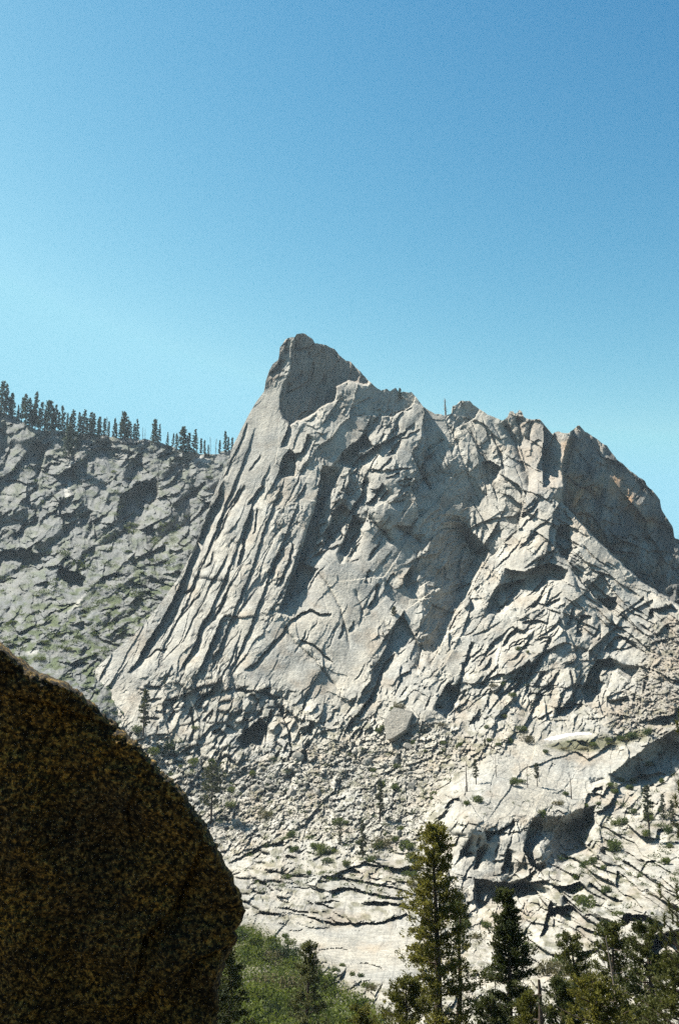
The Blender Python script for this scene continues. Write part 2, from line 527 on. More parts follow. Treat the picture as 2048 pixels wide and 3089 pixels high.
STEPS = [  # (points, step back, width over which it comes forward again, notch)
    # left edge groove and the long slab edges of the pale face
    ([(672, 1450), (655, 1500), (624, 1553), (610, 1591), (588, 1650), (567, 1698), (546, 1754), (518, 1812), (490, 1867), (466, 1900), (441, 1938), (413, 1993), (385, 2030)], 15, 24, 0),
    ([(745, 1275), (720, 1345), (695, 1390), (672, 1450)], 4, 7, 0),
    ([(874, 1277), (860, 1310), (846, 1348)], 10, 16, 0),
    ([(870, 1354), (853, 1379), (838, 1421), (838, 1440)], 18, 36, 0),
    ([(926, 1309), (916, 1351), (905, 1365), (877, 1367)], 9, 20, 0),
    ([(972, 1403), (960, 1480), (952, 1530), (930, 1590), (915, 1640), (900, 1700), (875, 1760), (850, 1810), (837, 1850)], 26, 42, 0),
    ([(1101, 1309), (1066, 1337), (1031, 1365), (1020, 1400)], 20, 34, 0),
    ([(1080, 1368), (1073, 1414), (1060, 1431)], 8, 13, 0),
    ([(1098, 1436), (1088, 1498), (1068, 1520), (1050, 1560)], 10, 18, 0),
    ([(680, 1567), (662, 1605), (648, 1630)], 5, 9, 0),
    ([(757, 1538), (739, 1595), (729, 1647), (715, 1710)], 9, 15, 0),
    ([(774, 1535), (768, 1580), (760, 1612)], 5, 9, 0),
    ([(834, 1668), (820, 1710), (806, 1742)], 7, 11, 0),
    ([(880, 1640), (869, 1693), (845, 1745), (834, 1774)], 7, 10, 0),
    ([(905, 1640), (890, 1700), (862, 1760)], 6, 8, 0),
    ([(595, 1921), (574, 1966), (539, 2026)], 6, 9, 0),
    ([(683, 1802), (662, 1833), (638, 1875)], 5, 8, 0),
    ([(606, 1788), (578, 1816), (557, 1844), (536, 1858)], 4, 6, 0),
    ([(588, 1774), (566, 1782), (546, 1795)], 4, 6, 0),
    ([(504, 1956), (469, 1959), (441, 1987)], 5, 6, 0),
    ([(666, 1517), (650, 1550), (631, 1581)], 4, 6, 0),
    ([(701, 1521), (690, 1540), (676, 1567)], 4, 6, 0),
    ([(735, 1462), (715, 1500), (700, 1530)], 6, 9, 0),
    ([(788, 1462), (762, 1500), (745, 1520)], 6, 10, 0),
    ([(786, 1372), (768, 1396), (750, 1420)], 4, 7, 0),
    ([(660, 1880), (640, 1930), (615, 1990)], 4, 7, 0),
    ([(870, 1880), (840, 1920), (812, 1950), (770, 2000), (735, 2020)], 6, 10, 0),
    ([(715, 1950), (708, 1985), (690, 2030)], 4, 8, 0),
    ([(891, 1010), (886, 1030), (889, 1054)], 6, 9, 0), ([(950, 1036), (930, 1047), (893, 1054)], 5, 8, 0), ([(866, 1024), (856, 1048), (862, 1070)], 5, 8, 0), ([(843, 1084), (838, 1110), (815, 1130)], 5, 8, 0),
    # long ribs sweeping from under the summit down to the lower left
    ([(770, 1290), (700, 1480), (648, 1610), (570, 1800), (470, 1992)], 4, 15, 0), ([(815, 1400), (745, 1560), (700, 1690), (630, 1850), (548, 2020)], 5, 17, 0),
    ([(860, 1440), (800, 1580), (756, 1720), (690, 1880), (640, 2010)], 5, 16, 0), ([(720, 1420), (680, 1520), (622, 1670), (552, 1820)], 3, 10, 0), ([(905, 1500), (850, 1640), (810, 1740), (750, 1900), (690, 2040)], 5, 15, 0),
    # middle of the face
    ([(1029, 1521), (1001, 1549), (1004, 1574), (966, 1619)], 15, 26, 0),
    ([(1067, 1552), (1046, 1605), (1029, 1651), (1018, 1668)], 18, 34, 0),
    ([(1100, 1545), (1144, 1594), (1187, 1640)], 9, 9, 1),
    ([(1001, 1851), (966, 1851), (934, 1837), (903, 1851), (864, 1882)], 8, 9, 0),
    ([(1032, 1879), (1029, 1903), (1020, 1926)], 5, 6, 0),
    ([(1004, 1998), (969, 1966), (948, 1945), (903, 1928)], 6, 7, 0),
    ([(955, 1721), (990, 1766), (1025, 1833), (1046, 1907), (1056, 1960)], 3, 4, 1),
    ([(850, 1882), (892, 1938), (948, 1991), (990, 2044), (1025, 2085)], 4, 6, 1),
    ([(1110, 1717), (1096, 1759)], 6, 11, 0),
    ([(1134, 1760), (1127, 1809), (1103, 1833)], 7, 13, 0),
    ([(1187, 1728), (1172, 1745), (1157, 1770)], 5, 8, 0),
    ([(1068, 1778), (1085, 1815), (1096, 1860)], 3, 4, 1),
    ([(1190, 1970), (1165, 1991), (1145, 2026), (1134, 2076), (1088, 2142)], 9, 11, 0),
    ([(1271, 1938), (1264, 1991), (1255, 2030)], 7, 9, 1),
    ([(1240, 1367), (1261, 1416), (1296, 1479)], 10, 16, 0),
    ([(1289, 1363), (1342, 1328)], 7, 14, 0),
    ([(1514, 1412), (1480, 1390), (1450, 1395)], 12, 34, 0),
    ([(1240, 1412), (1163, 1416)], 6, 6, 0), ([(1244, 1440), (1195, 1453)], 6, 6, 0),
    ([(1205, 1424), (1163, 1444)], 5, 6, 0), ([(1246, 1462), (1200, 1462)], 5, 7, 0),
    ([(1153, 1458), (1117, 1514), (1104, 1517)], 11, 17, 0),
    ([(1184, 1377), (1142, 1416), (1114, 1423)], 7, 8, 0),
    ([(1139, 1342), (1100, 1368), (1085, 1400)], 7, 9, 0),
    ([(1198, 1587), (1240, 1615), (1275, 1640)], 8, 9, 1),
    ([(1355, 1370), (1375, 1330), (1400, 1400), (1425, 1470), (1450, 1530)], 4, 6, 1),
    ([(1480, 1300), (1505, 1370), (1515, 1420)], 5, 7, 0),
    ([(1517, 1272), (1556, 1342), (1591, 1437), (1594, 1490)], 14, 12, 1),
    ([(1560, 1262), (1572, 1320), (1568, 1350)], 8, 8, 1),
    ([(1605, 1268), (1598, 1300), (1592, 1330)], 8, 8, 1),
    ([(1638, 1272), (1640, 1310), (1634, 1375), (1640, 1470)], 26, 44, 0),
    ([(1330, 1575), (1370, 1570), (1395, 1575), (1420, 1660)], 8, 14, 0),
    # gully left of the right buttress (its left side stands back)
    ([(1300, 2020), (1330, 1952), (1372, 1880), (1420, 1790), (1445, 1740), (1480, 1680), (1560, 1605), (1575, 1540), (1590, 1480)], 22, 60, 0),
    # right buttress
    ([(1664, 1504), (1710, 1529), (1745, 1571), (1787, 1612), (1822, 1651), (1864, 1689), (1926, 1748), (1990, 1800), (2060, 1836)], 24, 36, 0),
    ([(1690, 1578), (1676, 1620), (1675, 1655), (1712, 1692)], 20, 36, 0),
    ([(1714, 1718), (1651, 1697), (1580, 1725), (1524, 1715)], 16, 40, 0),
    ([(1580, 1745), (1500, 1768), (1480, 1800), (1462, 1850)], 14, 34, 0),
    ([(1721, 1718), (1760, 1765), (1798, 1806), (1850, 1851)], 13, 26, 0),
    ([(1860, 1803), (1798, 1806)], 11, 20, 0),
    ([(1788, 1859), (1749, 1855), (1742, 1887), (1735, 1922)], 9, 13, 0),
    ([(1651, 1876), (1605, 1869), (1574, 1876)], 8, 12, 0),
    ([(1651, 1755), (1632, 1790), (1605, 1838)], 7, 8, 0),
    ([(1690, 1800), (1650, 1822), (1625, 1822)], 7, 10, 0),
    ([(1725, 1830), (1718, 1870), (1708, 1890)], 6, 9, 0),
    ([(1595, 1988), (1570, 2020), (1546, 2048)], 9, 12, 0),
    ([(1640, 2020), (1625, 2045), (1609, 2069)], 8, 12, 0),
    ([(1622, 1985), (1600, 2020), (1588, 2045)], 7, 9, 0),
    ([(1482, 1939), (1470, 1955), (1454, 1978)], 8, 11, 0),
    ([(1503, 2002), (1470, 2040), (1440, 2076)], 8, 9, 0),
    ([(1560, 1890), (1530, 1920), (1512, 1950)], 8, 14, 0),
    ([(1352, 2059), (1322, 2105), (1312, 2145)], 17, 36, 0),
    ([(1420, 1935), (1404, 1985), (1385, 2040)], 9, 14, 0),
    ([(1850, 1985), (1804, 1990), (1780, 2015), (1769, 2050), (1752, 2081), (1768, 2125)], 16, 34, 0),
    ([(1717, 2015), (1724, 2067), (1731, 2130)], 6, 7, 0),
    ([(1668, 2071), (1633, 2092), (1591, 2088)], 5, 9, 0),
    ([(1727, 2132), (1671, 2134)], 12, 24, 0),
    ([(1857, 1917), (1840, 1940), (1822, 1963)], 9, 16, 0), ([(1930, 1960), (1890, 1925), (1857, 1917)], 7, 14, 0),
    ([(2080, 1790), (2010, 1830), (1960, 1836), (1950, 1872)], 16, 24, 0),
    ([(1945, 1800), (1900, 1830), (1860, 1860)], 6, 8, 0),
    ([(2010, 1930), (1960, 1940)], 6, 8, 0),
    # blocks at the foot, left
    ([(849, 2105), (814, 2095), (772, 2084), (702, 2077)], 6, 7, 0),
    ([(817, 2102), (845, 2147), (866, 2196), (877, 2260)], 6, 7, 0),
    ([(787, 2165), (744, 2200), (712, 2231)], 20, 44, 0),
    ([(667, 2193), (638, 2210)], 7, 15, 0),
    ([(638, 2140), (610, 2175)], 7, 11, 0),
    ([(817, 2140), (796, 2196), (800, 2240)], 8, 12, 0),
    ([(915, 2245), (919, 2298)], 6, 7, 0),
    ([(940, 2172), (912, 2221)], 6, 8, 0),
    ([(570, 2135), (582, 2196), (565, 2240)], 7, 10, 0),
    ([(520, 2140), (500, 2180)], 7, 12, 0),
    ([(640, 2078), (615, 2100), (590, 2140)], 7, 12, 0),
    # granite bluff, right
    ([(1608, 2464), (1592, 2510), (1577, 2562), (1600, 2610), (1645, 2645)], 16, 40, 0),
    ([(1660, 2655), (1600, 2660), (1580, 2668), (1503, 2662), (1432, 2648), (1427, 2700), (1438, 2742)], 12, 22, 0),
    ([(1441, 2560), (1438, 2592), (1427, 2624)], 9, 10, 0),
    ([(1420, 2565), (1400, 2580)], 6, 9, 0),
    ([(1530, 2560), (1522, 2600), (1512, 2635)], 9, 14, 0),
    ([(1550, 2470), (1535, 2489), (1503, 2507), (1465, 2507), (1468, 2543)], 10, 12, 0),
    ([(1340, 2400), (1390, 2420), (1395, 2440)], 5, 8, 0),
    ([(1410, 2520), (1370, 2520), (1330, 2495)], 5, 6, 1),
    ([(2040, 2200), (1957, 2246), (1919, 2278), (1838, 2338)], 14, 30, 0),
    ([(1780, 2360), (1830, 2350)], 6, 8, 1),
    ([(1815, 2370), (1785, 2388)], 10, 14, 0),
    ([(1385, 2405), (1350, 2420), (1342, 2440)], 9, 20, 0),
    # ledges above the pale slab
    ([(1240, 2690), (1154, 2668), (1051, 2650), (966, 2641)], 16, 10, 0),
    ([(1266, 2744), (1180, 2721), (1095, 2721)], 16, 11, 0),
    ([(1258, 2777), (1225, 2757), (1136, 2784), (1002, 2784), (908, 2757)], 18, 11, 0),
    ([(1010, 2739), (948, 2721)], 14, 9, 0), ([(944, 2753), (850, 2739)], 12, 7, 0),
    ([(1150, 2615), (1100, 2600), (1000, 2640)], 14, 12, 0),
    ([(860, 2530), (830, 2545), (790, 2550), (720, 2590), (690, 2600)], 16, 12, 0),
    ([(915, 2805), (870, 2808)], 6, 4, 0), ([(1060, 2865), (1010, 2860), (950, 2866)], 6, 4, 0),
    ([(1160, 2925), (1110, 2905), (1080, 2906)], 6, 4, 0),
    ([(760, 2700), (700, 2690), (640, 2680)], 10, 7, 0), ([(830, 2690), (790, 2660), (750, 2640)], 10, 7, 0),
    # slabs at the right
    ([(1990, 2690), (1900, 2640), (1830, 2580), (1800, 2560)], 8, 6, 1),
    ([(2048, 2700), (1960, 2650), (1880, 2590)], 10, 10, 0),
    ([(2010, 2790), (1940, 2760), (1880, 2755), (1870, 2800)], 30, 34, 0),
    ([(2060, 2810), (1985, 2815), (1960, 2850), (1950, 2950)], 20, 40, 0),
    ([(1880, 2720), (1830, 2700), (1780, 2660)], 14, 14, 0),
    ([(1660, 2720), (1650, 2760), (1630, 2830)], 18, 20, 0),
    ([(1760, 2750), (1740, 2740), (1700, 2700)], 12, 12, 0),
    ([(1980, 2595), (1950, 2600), (1930, 2630)], 6, 8, 0),
    ([(1850, 2830), (1790, 2810), (1740, 2790)], 16, 14, 0),
    ([(1760, 2860), (1720, 2850), (1690, 2880)], 16, 16, 0),
]

NX, NR = 880, 800
X0, X1 = -160.0, 2200.0
YB = 3400.0
xs = np.linspace(X0, X1, NX)
tx = np.array([p[0] for p in TOP], float)
ty = np.array([p[1] for p in TOP], float)
topY = np.interp(xs, tx, ty)
topY = topY + fbm(xs / 22.0, xs * 0 + 3.1, 4, 5) * 3.0 * np.clip((xs - 840) / 60, 0.35, 1)
tt = np.linspace(0, 1, NR)
XX = np.repeat(xs[None, :], NR, 0)
# rows: even in the picture, a little denser above the valley
ker = np.hanning(61)
topS = np.convolve(np.pad(topY, 30, mode='edge'), ker / ker.sum(), 'valid')
YY = topS[None, :] + (YB - topS[None, :]) * (0.86 * tt + 0.14 * tt ** 2)[:, None] + (topY - topS)[None, :] * (np.clip(1 - tt / 0.05, 0, 1) ** 1.5)[:, None]
YY = np.maximum.accumulate(YY + np.arange(NR)[:, None] * 1e-4, axis=0)
D = tps(CTRL, XX, YY)

# ragged edges for everything traced
wx = fbm(XX / 26.0, YY / 26.0, 3, 101) * 3.0
wy = fbm(XX / 26.0, YY / 26.0, 3, 151) * 3.0
XW, YW = XX + wx, YY + wy

# hollows and faces that stand back
ALCOVE = [(880, 1052), (877, 1091), (877, 1123), (855, 1158), (846, 1196), (847, 1228), (853, 1262), (877, 1282), (937, 1253), (972, 1226), (1011, 1207), (1014, 1165), (1050, 1150), (1110, 1160),
          (1120, 1120), (1024, 1030), (900, 1000)]
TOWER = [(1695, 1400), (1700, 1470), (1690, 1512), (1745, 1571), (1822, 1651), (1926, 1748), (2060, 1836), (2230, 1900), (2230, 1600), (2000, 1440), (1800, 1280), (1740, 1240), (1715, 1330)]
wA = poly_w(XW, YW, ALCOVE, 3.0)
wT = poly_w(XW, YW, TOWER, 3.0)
D += wA * (3 + 0.26 * np.clip(XX - 855, 0, 150) + 0.05 * (YY - 1100))
D += wT * (34 + 0.30 * np.clip(XX - 1690, 0, 400) - 0.10 * (YY - 1400) + 30 * np.exp(-(((XX - 1880) / 120) ** 2 + ((YY - 1600) / 110) ** 2)))
# broad swells
D -= 10 * np.exp(-(((XX - 1180) / 90) ** 2 + ((YY - 1420) / 160) ** 2))
D += 16 * np.exp(-(((XX - 1420) / 90) ** 2 + ((YY - 1620) / 150) ** 2))
HINGES = [  # polygon (first edge is the hinge), slope, set back, limit
    ([(1262, 1960), (1300, 1560), (1330, 1570), (1400, 1575), (1440, 1620), (1480, 1660), (1440, 1740), (1370, 1880), (1300, 2010)], 1.2, 0, 50, 30),
    ([(1437, 1444), (1454, 1400), (1514, 1405), (1503, 1444), (1472, 1465)], 1.0, 0, 16),
    ([(1233, 1374), (1268, 1472), (1300, 1482), (1296, 1454), (1261, 1405)], 1.0, 2, 14),
    ([(1035, 1365), (965, 1456), (951, 1540), (961, 1550), (979, 1519), (1003, 1491), (1021, 1438), (1038, 1410), (1073, 1414), (1084, 1368), (1133, 1347), (1098, 1312)], 0.7, 7, 26),
    ([(955, 1500), (850, 1815), (850, 1842), (860, 1822), (905, 1790), (932, 1760), (962, 1715), (908, 1700), (925, 1680), (968, 1622), (960, 1590), (982, 1500)], 1.0, 3, 20),
    ([(1029, 1514), (969, 1619), (983, 1665), (1018, 1616), (1067, 1546)], 0.9, 3, 18),
    ([(1067, 1553), (1015, 1672), (1025, 1703), (1039, 1696), (1088, 1605), (1088, 1563)], 1.0, 3, 20),
    ([(867, 1358), (838, 1437), (867, 1440), (891, 1438), (895, 1410), (898, 1372)], 1.0, 3, 18),
    ([(1679, 1582), (1672, 1655), (1710, 1690), (1728, 1655), (1717, 1589)], 1.0, 4, 20),
    ([(1524, 1715), (1465, 1862), (1496, 1854), (1574, 1818), (1616, 1803), (1651, 1755), (1717, 1762), (1714, 1718), (1651, 1697), (1580, 1725)], 0.6, 4, 20, 26),
    ([(1721, 1718), (1798, 1806), (1870, 1872), (1800, 1842), (1740, 1788)], 0.8, 4, 14),
    ([(1794, 1808), (1808, 1836), (1829, 1854), (1864, 1850), (1874, 1840), (1857, 1805)], 0.3, 8, 12, 18),
    ([(1836, 1980), (1752, 2081), (1766, 2119), (1787, 2150), (1815, 2105), (1804, 2077), (1815, 2028), (1860, 2025), (1905, 2060), (1919, 2049), (1930, 2014), (1884, 2004)], 0.1, 12, 16, 18),
    ([(1346, 2082), (1306, 2142), (1346, 2174), (1386, 2105), (1392, 2042)], 0.9, 5, 26),
    ([(1828, 2112), (1860, 2151), (1905, 2119), (1898, 2102)], 0.2, 9, 14),
    ([(1605, 2460), (1578, 2562), (1592, 2572), (1626, 2560), (1645, 2600), (1660, 2625), (1690, 2642), (1740, 2630), (1800, 2580), (1806, 2520), (1797, 2428), (1740, 2442), (1700, 2462)], 1.0, 8, 46, 45),
    ([(1432, 2648), (1440, 2750), (1460, 2745), (1500, 2740), (1540, 2722), (1630, 2712), (1680, 2722), (1660, 2680), (1580, 2652), (1503, 2662)], 0.05, 14, 20, 16),
    ([(1838, 2338), (1850, 2370), (1930, 2400), (2000, 2420), (2230, 2450), (2230, 2120), (2060, 2190), (1957, 2246), (1919, 2278)], 0.25, 26, 50, 40),
    ([(1960, 2820), (1950, 2930), (1990, 3000), (2230, 3020), (2230, 2780), (2060, 2800)], 0.2, 34, 60, 30),
    ([(787, 2165), (712, 2231), (735, 2270), (760, 2242), (790, 2262), (800, 2225)], 0.2, 10, 18),
    ([(1500, 2510), (1465, 2508), (1462, 2530), (1500, 2520), (1535, 2492), (1550, 2470)], 0.1, 5, 8),
    ([(1530, 2560), (1512, 2632), (1540, 2620), (1545, 2575)], 0.9, 2, 9),
    ([(1441, 2556), (1427, 2626), (1440, 2624), (1462, 2580), (1466, 2545)], 0.8, 2, 9),
    ([(1700, 2700), (1690, 2780), (1760, 2830), (1860, 2840), (1880, 2790), (1800, 2760)], 0.3, 10, 22),
    ([(870, 2310), (850, 2360), (880, 2370), (900, 2330)], 0.8, 4, 12),
    ([(985, 2312), (970, 2360), (1000, 2380), (1015, 2335)], 0.6, 4, 12),
]
for h_ in HINGES:
    hinge(D, XW, YW, *h_)
for st in STEPS:
    lf = 0.75 if min(p[1] for p in st[0]) > 2510 and max(p[0] for p in st[0]) < 1300 else 1.4
    add_step(D, XW, YW, st[0], lf * st[1], st[2], bool(st[3]))

# families of long joints
rj = np.random.RandomState(17)
for (poly, n, a0, da, l0, l1, h0, h1, notch) in [
        ([(640, 1520), (800, 1400), (930, 1420), (900, 1700), (820, 1900), (620, 2060), (430, 2060), (540, 1780)], 34, 62, 6, 60, 240, 2.0, 7.0, 0),
        ([(640, 1520), (800, 1400), (930, 1420), (900, 1700), (820, 1900), (620, 2060), (430, 2060), (540, 1780)], 12, -40, 15, 30, 90, 1.5, 3.0, 1),
        ([(960, 1250), (1120, 1190), (1300, 1260), (1280, 1560), (1100, 1700), (940, 1660), (1000, 1400)], 40, 54, 14, 40, 130, 4.0, 11.0, 0),
        ([(960, 1250), (1120, 1190), (1300, 1260), (1280, 1560), (1100, 1700), (940, 1660), (1000, 1400)], 22, 12, 18, 25, 80, 4.0, 9.0, 0),
        ([(900, 1750), (1250, 1640), (1300, 1900), (1150, 2080), (900, 2090)], 20, 58, 12, 40, 150, 2.0, 6.0, 0),
        ([(900, 1750), (1250, 1640), (1300, 1900), (1150, 2080), (900, 2090)], 10, -52, 10, 50, 160, 1.5, 3.0, 1),
        ([(1300, 1270), (1500, 1280), (1580, 1480), (1480, 1680), (1320, 1600)], 36, -68, 14, 40, 140, 2.5, 7.0, 0),
        ([(1600, 1500), (1700, 1700), (1680, 2150), (1330, 2150), (1480, 1740)], 60, 44, 11, 40, 150, 4.0, 11.0, 0),
        ([(1620, 1500), (1720, 1560), (2040, 1840), (1950, 1960), (1760, 1900), (1640, 1640)], 40, -36, 9, 40, 150, 4.0, 9.0, 0),
        ([(1640, 1850), (1960, 1880), (1840, 2170), (1560, 2190)], 34, 70, 20, 30, 110, 3.0, 8.0, 0),
        ([(1560, 1900), (1960, 1880), (1840, 2170), (1560, 2190)], 18, 5, 14, 30, 90, 3.0, 8.0, 0),
        ([(420, 2060), (900, 2080), (1000, 2180), (900, 2300), (560, 2290), (420, 2180)], 50, 60, 14, 25, 90, 3.0, 8.0, 0),
        ([(420, 2060), (900, 2080), (1000, 2180), (900, 2300), (560, 2290), (420, 2180)], 26, 10, 20, 20, 70, 3.0, 8.0, 0),
        ([(1000, 2120), (1330, 2050), (1500, 2060), (1480, 2180), (1300, 2200), (1000, 2260)], 26, 60, 16, 30, 100, 3.0, 8.0, 0),
        ([(1340, 2480), (1580, 2480), (1540, 2650), (1380, 2690)], 14, 66, 10, 40, 130, 3.0, 8.0, 0),
        ([(1340, 2480), (1580, 2480), (1540, 2650), (1380, 2690)], 10, 8, 10, 30, 90, 2.5, 5.0, 0),
        ([(1640, 2640), (1850, 2560), (2060, 2560), (2060, 2800), (1700, 2900)], 36, -30, 8, 40, 150, 4.0, 10.0, 0),
        ([(640, 2570), (1270, 2580), (1270, 2790), (900, 2780), (640, 2720)], 30, -6, 7, 40, 170, 3.0, 8.0, 0),
        ([(680, 2500), (1000, 2530), (1000, 2680), (700, 2680)], 22, 30, 16, 20, 60, 4.0, 8.0, 0),
        (TOWER, 34, -58, 14, 40, 170, 4.0, 12.0, 0), (TOWER, 16, 70, 12, 40, 120, 4.0, 12.0, 0), (ALCOVE, 16, 75, 14, 30, 110, 3.0, 8.0, 0)]:
    bx_ = [p[0] for p in poly]
    by_ = [p[1] for p in poly]
    k = 0
    while k < n:
        x, y = rj.uniform(min(bx_), max(bx_)), rj.uniform(min(by_), max(by_))
        if not in_poly(np.array([x]), np.array([y]), poly)[0]:
            continue
        k += 1
        a = R(a0 + rj.normal() * da * 0.6)
        L = l0 + (l1 - l0) * rj.rand() ** 2
        h = h0 + (h1 - h0) * rj.rand() ** 2
        dx, dy = math.cos(a) * L / 2, -math.sin(a) * L / 2
        bow = rj.normal() * 0.05 * L
        p_ = [(x + dx, y + dy), (x + bow, y + bow * 0.6), (x - dx, y - dy)]
        if a0 < 0 and not notch:
            if abs(a0) > 50:
                p_ = p_[::-1] if p_[0][1] > p_[-1][1] else p_
            else:
                p_ = p_ if p_[0][0] > p_[-1][0] else p_[::-1]
        add_step(D, XW, YW, p_, h * (0.45 if notch else 1), max(h * (0.7 if notch else 1.7), 4), notch, 0.3)
# grooves running down the shaded tower and the summit hollow
gro = fbm((XX + 0.15 * YY) / 16.0, (YY - 0.15 * XX) / 170.0, 4, 481)
D += (wT * 3.5 + wA * 2.5) * gro + wT * 7 * fbm(XX / 70.0, YY / 90.0, 3, 485)

# roughness: how broken the rock is
rough = np.ones(XX.shape, dtype=f4)
SNOWP = [(1635, 2240), (1655, 2218), (1700, 2205), (1780, 2200), (1800, 2216), (1720, 2232), (1660, 2242)]
SMOOTH = [([(700, 1340), (800, 1190), (842, 1180), (850, 1270), (872, 1282), (840, 1350), (790, 1380), (700, 1370)], 0.93, 20),
          ([(640, 1500), (720, 1380), (830, 1390), (830, 1440), (700, 1560), (560, 1800), (470, 1960), (400, 2040), (520, 1800)], 0.88, 40),
          ([(935, 1710), (1000, 1660), (1090, 1600), (1200, 1650), (1200, 1780), (1090, 1990), (1060, 2060), (900, 1960), (860, 1890)], 0.86, 40),
          ([(850, 1900), (980, 2060), (880, 2090), (700, 2040), (800, 1960)], 0.84, 30),
          (SNOWP, 0.9, 8), (ALCOVE, 0.35, 8), (TOWER, 0.15, 8),
          ([(1330, 2390), (1420, 2320), (1560, 2230), (1850, 2260), (1900, 2280), (1800, 2360), (1760, 2420), (1620, 2450), (1500, 2500), (1440, 2500), (1380, 2480)], 0.80, 20),
          ([(1340, 2500), (1560, 2500), (1590, 2560), (1500, 2660), (1380, 2700), (1330, 2600)], 0.88, 20),
          ([(690, 2770), (900, 2790), (1260, 2795), (1260, 2990), (1100, 2960), (900, 2860)], 0.88, 20),
          ([(1800, 2560), (1900, 2530), (2060, 2560), (2060, 2680), (1980, 2700), (1880, 2640)], 0.8, 20)]
for poly, amt, fe in SMOOTH:
    rough *= 1 - amt * poly_w(XX, YY, poly, fe)
low = np.clip((YY - 2700) / 200, 0, 1)
sc = D / 900.0 * (1 + 0.8 * np.clip((YY - 2560) / 250, 0, 1.5))


def smooth_box(v, a, b):
    t = np.clip((v - a) / (b - a), 0, 1)
    return t * t * (3 - 2 * t)


wob = fbm(XX / 260.0, YY / 260.0, 3, 301) * 140
wL = 1 - smooth_box(XX + wob, 900, 1180)
wR = smooth_box(XX + wob, 1280, 1500)
wM = np.clip(1 - wL - wR, 0, 1)
wFoot = smooth_box(YY + 0.5 * wob - 60 * np.sin(XX / 150.0), 2050, 2150)
wLedge = poly_w(XX, YY, [(560, 2560), (1280, 2560), (1290, 2800), (850, 2790), (560, 2720)], 30)
wDiag = poly_w(XX, YY, [(1600, 2680), (1700, 2580), (1830, 2480), (2200, 2450), (2200, 3150), (1600, 3150)], 40)
wRubble = np.clip(poly_w(XX, YY, [(420, 2220), (640, 2290), (800, 2280), (960, 2230), (1100, 2180), (1310, 2180), (1420, 2230), (1560, 2200), (1560, 2260), (1330, 2370), (1280, 2560), (640, 2600), (500, 2450)], 50)
                  + poly_w(XX, YY, [(1960, 1870), (2200, 1850), (2200, 2230), (1820, 2230), (1850, 2130), (1920, 2020)], 40), 0, 1)

rel = np.zeros(XX.shape, dtype=f4)
xq = XX + 9 * fbm(XX / 90.0, YY / 90.0, 2, 181) + 1.2 * fbm(XX / 14.0, YY / 14.0, 2, 185)
yq = YY + 9 * fbm(XX / 90.0, YY / 90.0, 2, 191) + 1.2 * fbm(XX / 14.0, YY / 14.0, 2, 195)


def addp(w, amp, cell, aspect, ang, seed, **kw):
    sel = w > 0.02
    v = plates(xq[sel], yq[sel], cell, aspect, ang, seed, **kw)
    rel[sel] += (w[sel] * amp * v).astype(f4)


up = 1 - wFoot
soft = 1 - 0.6 * (1 - rough)
pt1 = np.clip(0.55 + 1.5 * fbm(XX / 150.0, YY / 150.0, 3, 461), 0.12, 1.5)
pt2 = np.clip(0.22 + 1.9 * fbm(XX / 120.0, YY / 120.0, 3, 465), 0.0, 1.3)
pt3 = np.clip(0.15 + 1.9 * fbm(XX / 100.0, YY / 100.0, 3, 471), 0.0, 1.3)


gul = poly_w(XX, YY, [(1250, 1960), (1290, 1560), (1330, 1540), (1420, 1560), (1480, 1640), (1450, 1740), (1370, 1890), (1300, 2020)], 30)
pt1 = np.maximum(pt1, gul * 0.9)
pt2 = np.maximum(pt2, gul * 1.1)
pt3 = np.maximum(pt3, gul * 1.2)


def adds(w, amp, cell, aspect, ang, seed, **kw):
    sel = w > 0.02
    v = shards(xq[sel], yq[sel], cell, aspect, ang, seed, **kw)
    rel[sel] += (w[sel] * amp * v).astype(f4)


wFan = wR * smooth_box(XX - 0.9 * (YY - 1700), 1560, 1760)
wRa = wR * (1 - wFan)
adds(wL * up * soft, 5.0, 115, 3.6, 61, 21, tilt=(0.0, 0.3), rnd=0.8, off=0.45)
adds(wT, 7.0, 62, 1.8, -52, 61, tilt=(0.0, 0.3), rnd=1.1, off=0.5)
adds(wT, 3.0, 26, 1.6, 60, 62, tilt=(0.0, 0.3), rnd=1.2, off=0.5)
adds(wA, 3.0, 44, 1.8, 75, 63, tilt=(0.0, 0.3), rnd=1.1, off=0.5)
adds(wL * up * rough * pt1, 4.5, 44, 5.0, 62, 1, tilt=(0.0, 0.35), rnd=0.9, off=0.5)
adds(wL * up * rough * pt2, 1.5, 20, 4.0, 65, 2, tilt=(0.0, 0.35), rnd=0.9, off=0.5)
adds(wM * up * soft, 15.0, 140, 1.9, 54, 22, tilt=(0.0, 0.3), rnd=1.1, off=0.45)
adds(wM * up * rough * pt1, 10.5, 64, 1.8, 50, 3, tilt=(0.0, 0.3), rnd=1.3, off=0.5)
adds(wM * up * rough * pt2, 3.0, 30, 1.7, 44, 4, tilt=(0.0, 0.3), rnd=1.3, off=0.5)
adds(wR * up * soft, 15.0, 140, 1.7, 42, 23, tilt=(0.0, 0.3), rnd=1.1, off=0.45)
adds(wRa * up * rough * pt1, 12.0, 66, 2.0, 42, 5, tilt=(0.0, 0.35), rnd=1.3, off=0.5)
adds(wRa * up * rough * pt2, 3.4, 30, 2.2, 36, 6, tilt=(0.0, 0.35), rnd=1.3, off=0.5)
adds(wFan * up * rough * pt1, 10.0, 60, 2.4, -38, 16, tilt=(0.3, 0.6), rnd=1.0)
adds(wFan * up * rough * pt2, 3.2, 27, 2.4, -34, 17, tilt=(0.3, 0.6), rnd=1.0)
fw = wFoot * (1 - wLedge) * (1 - wDiag) * rough
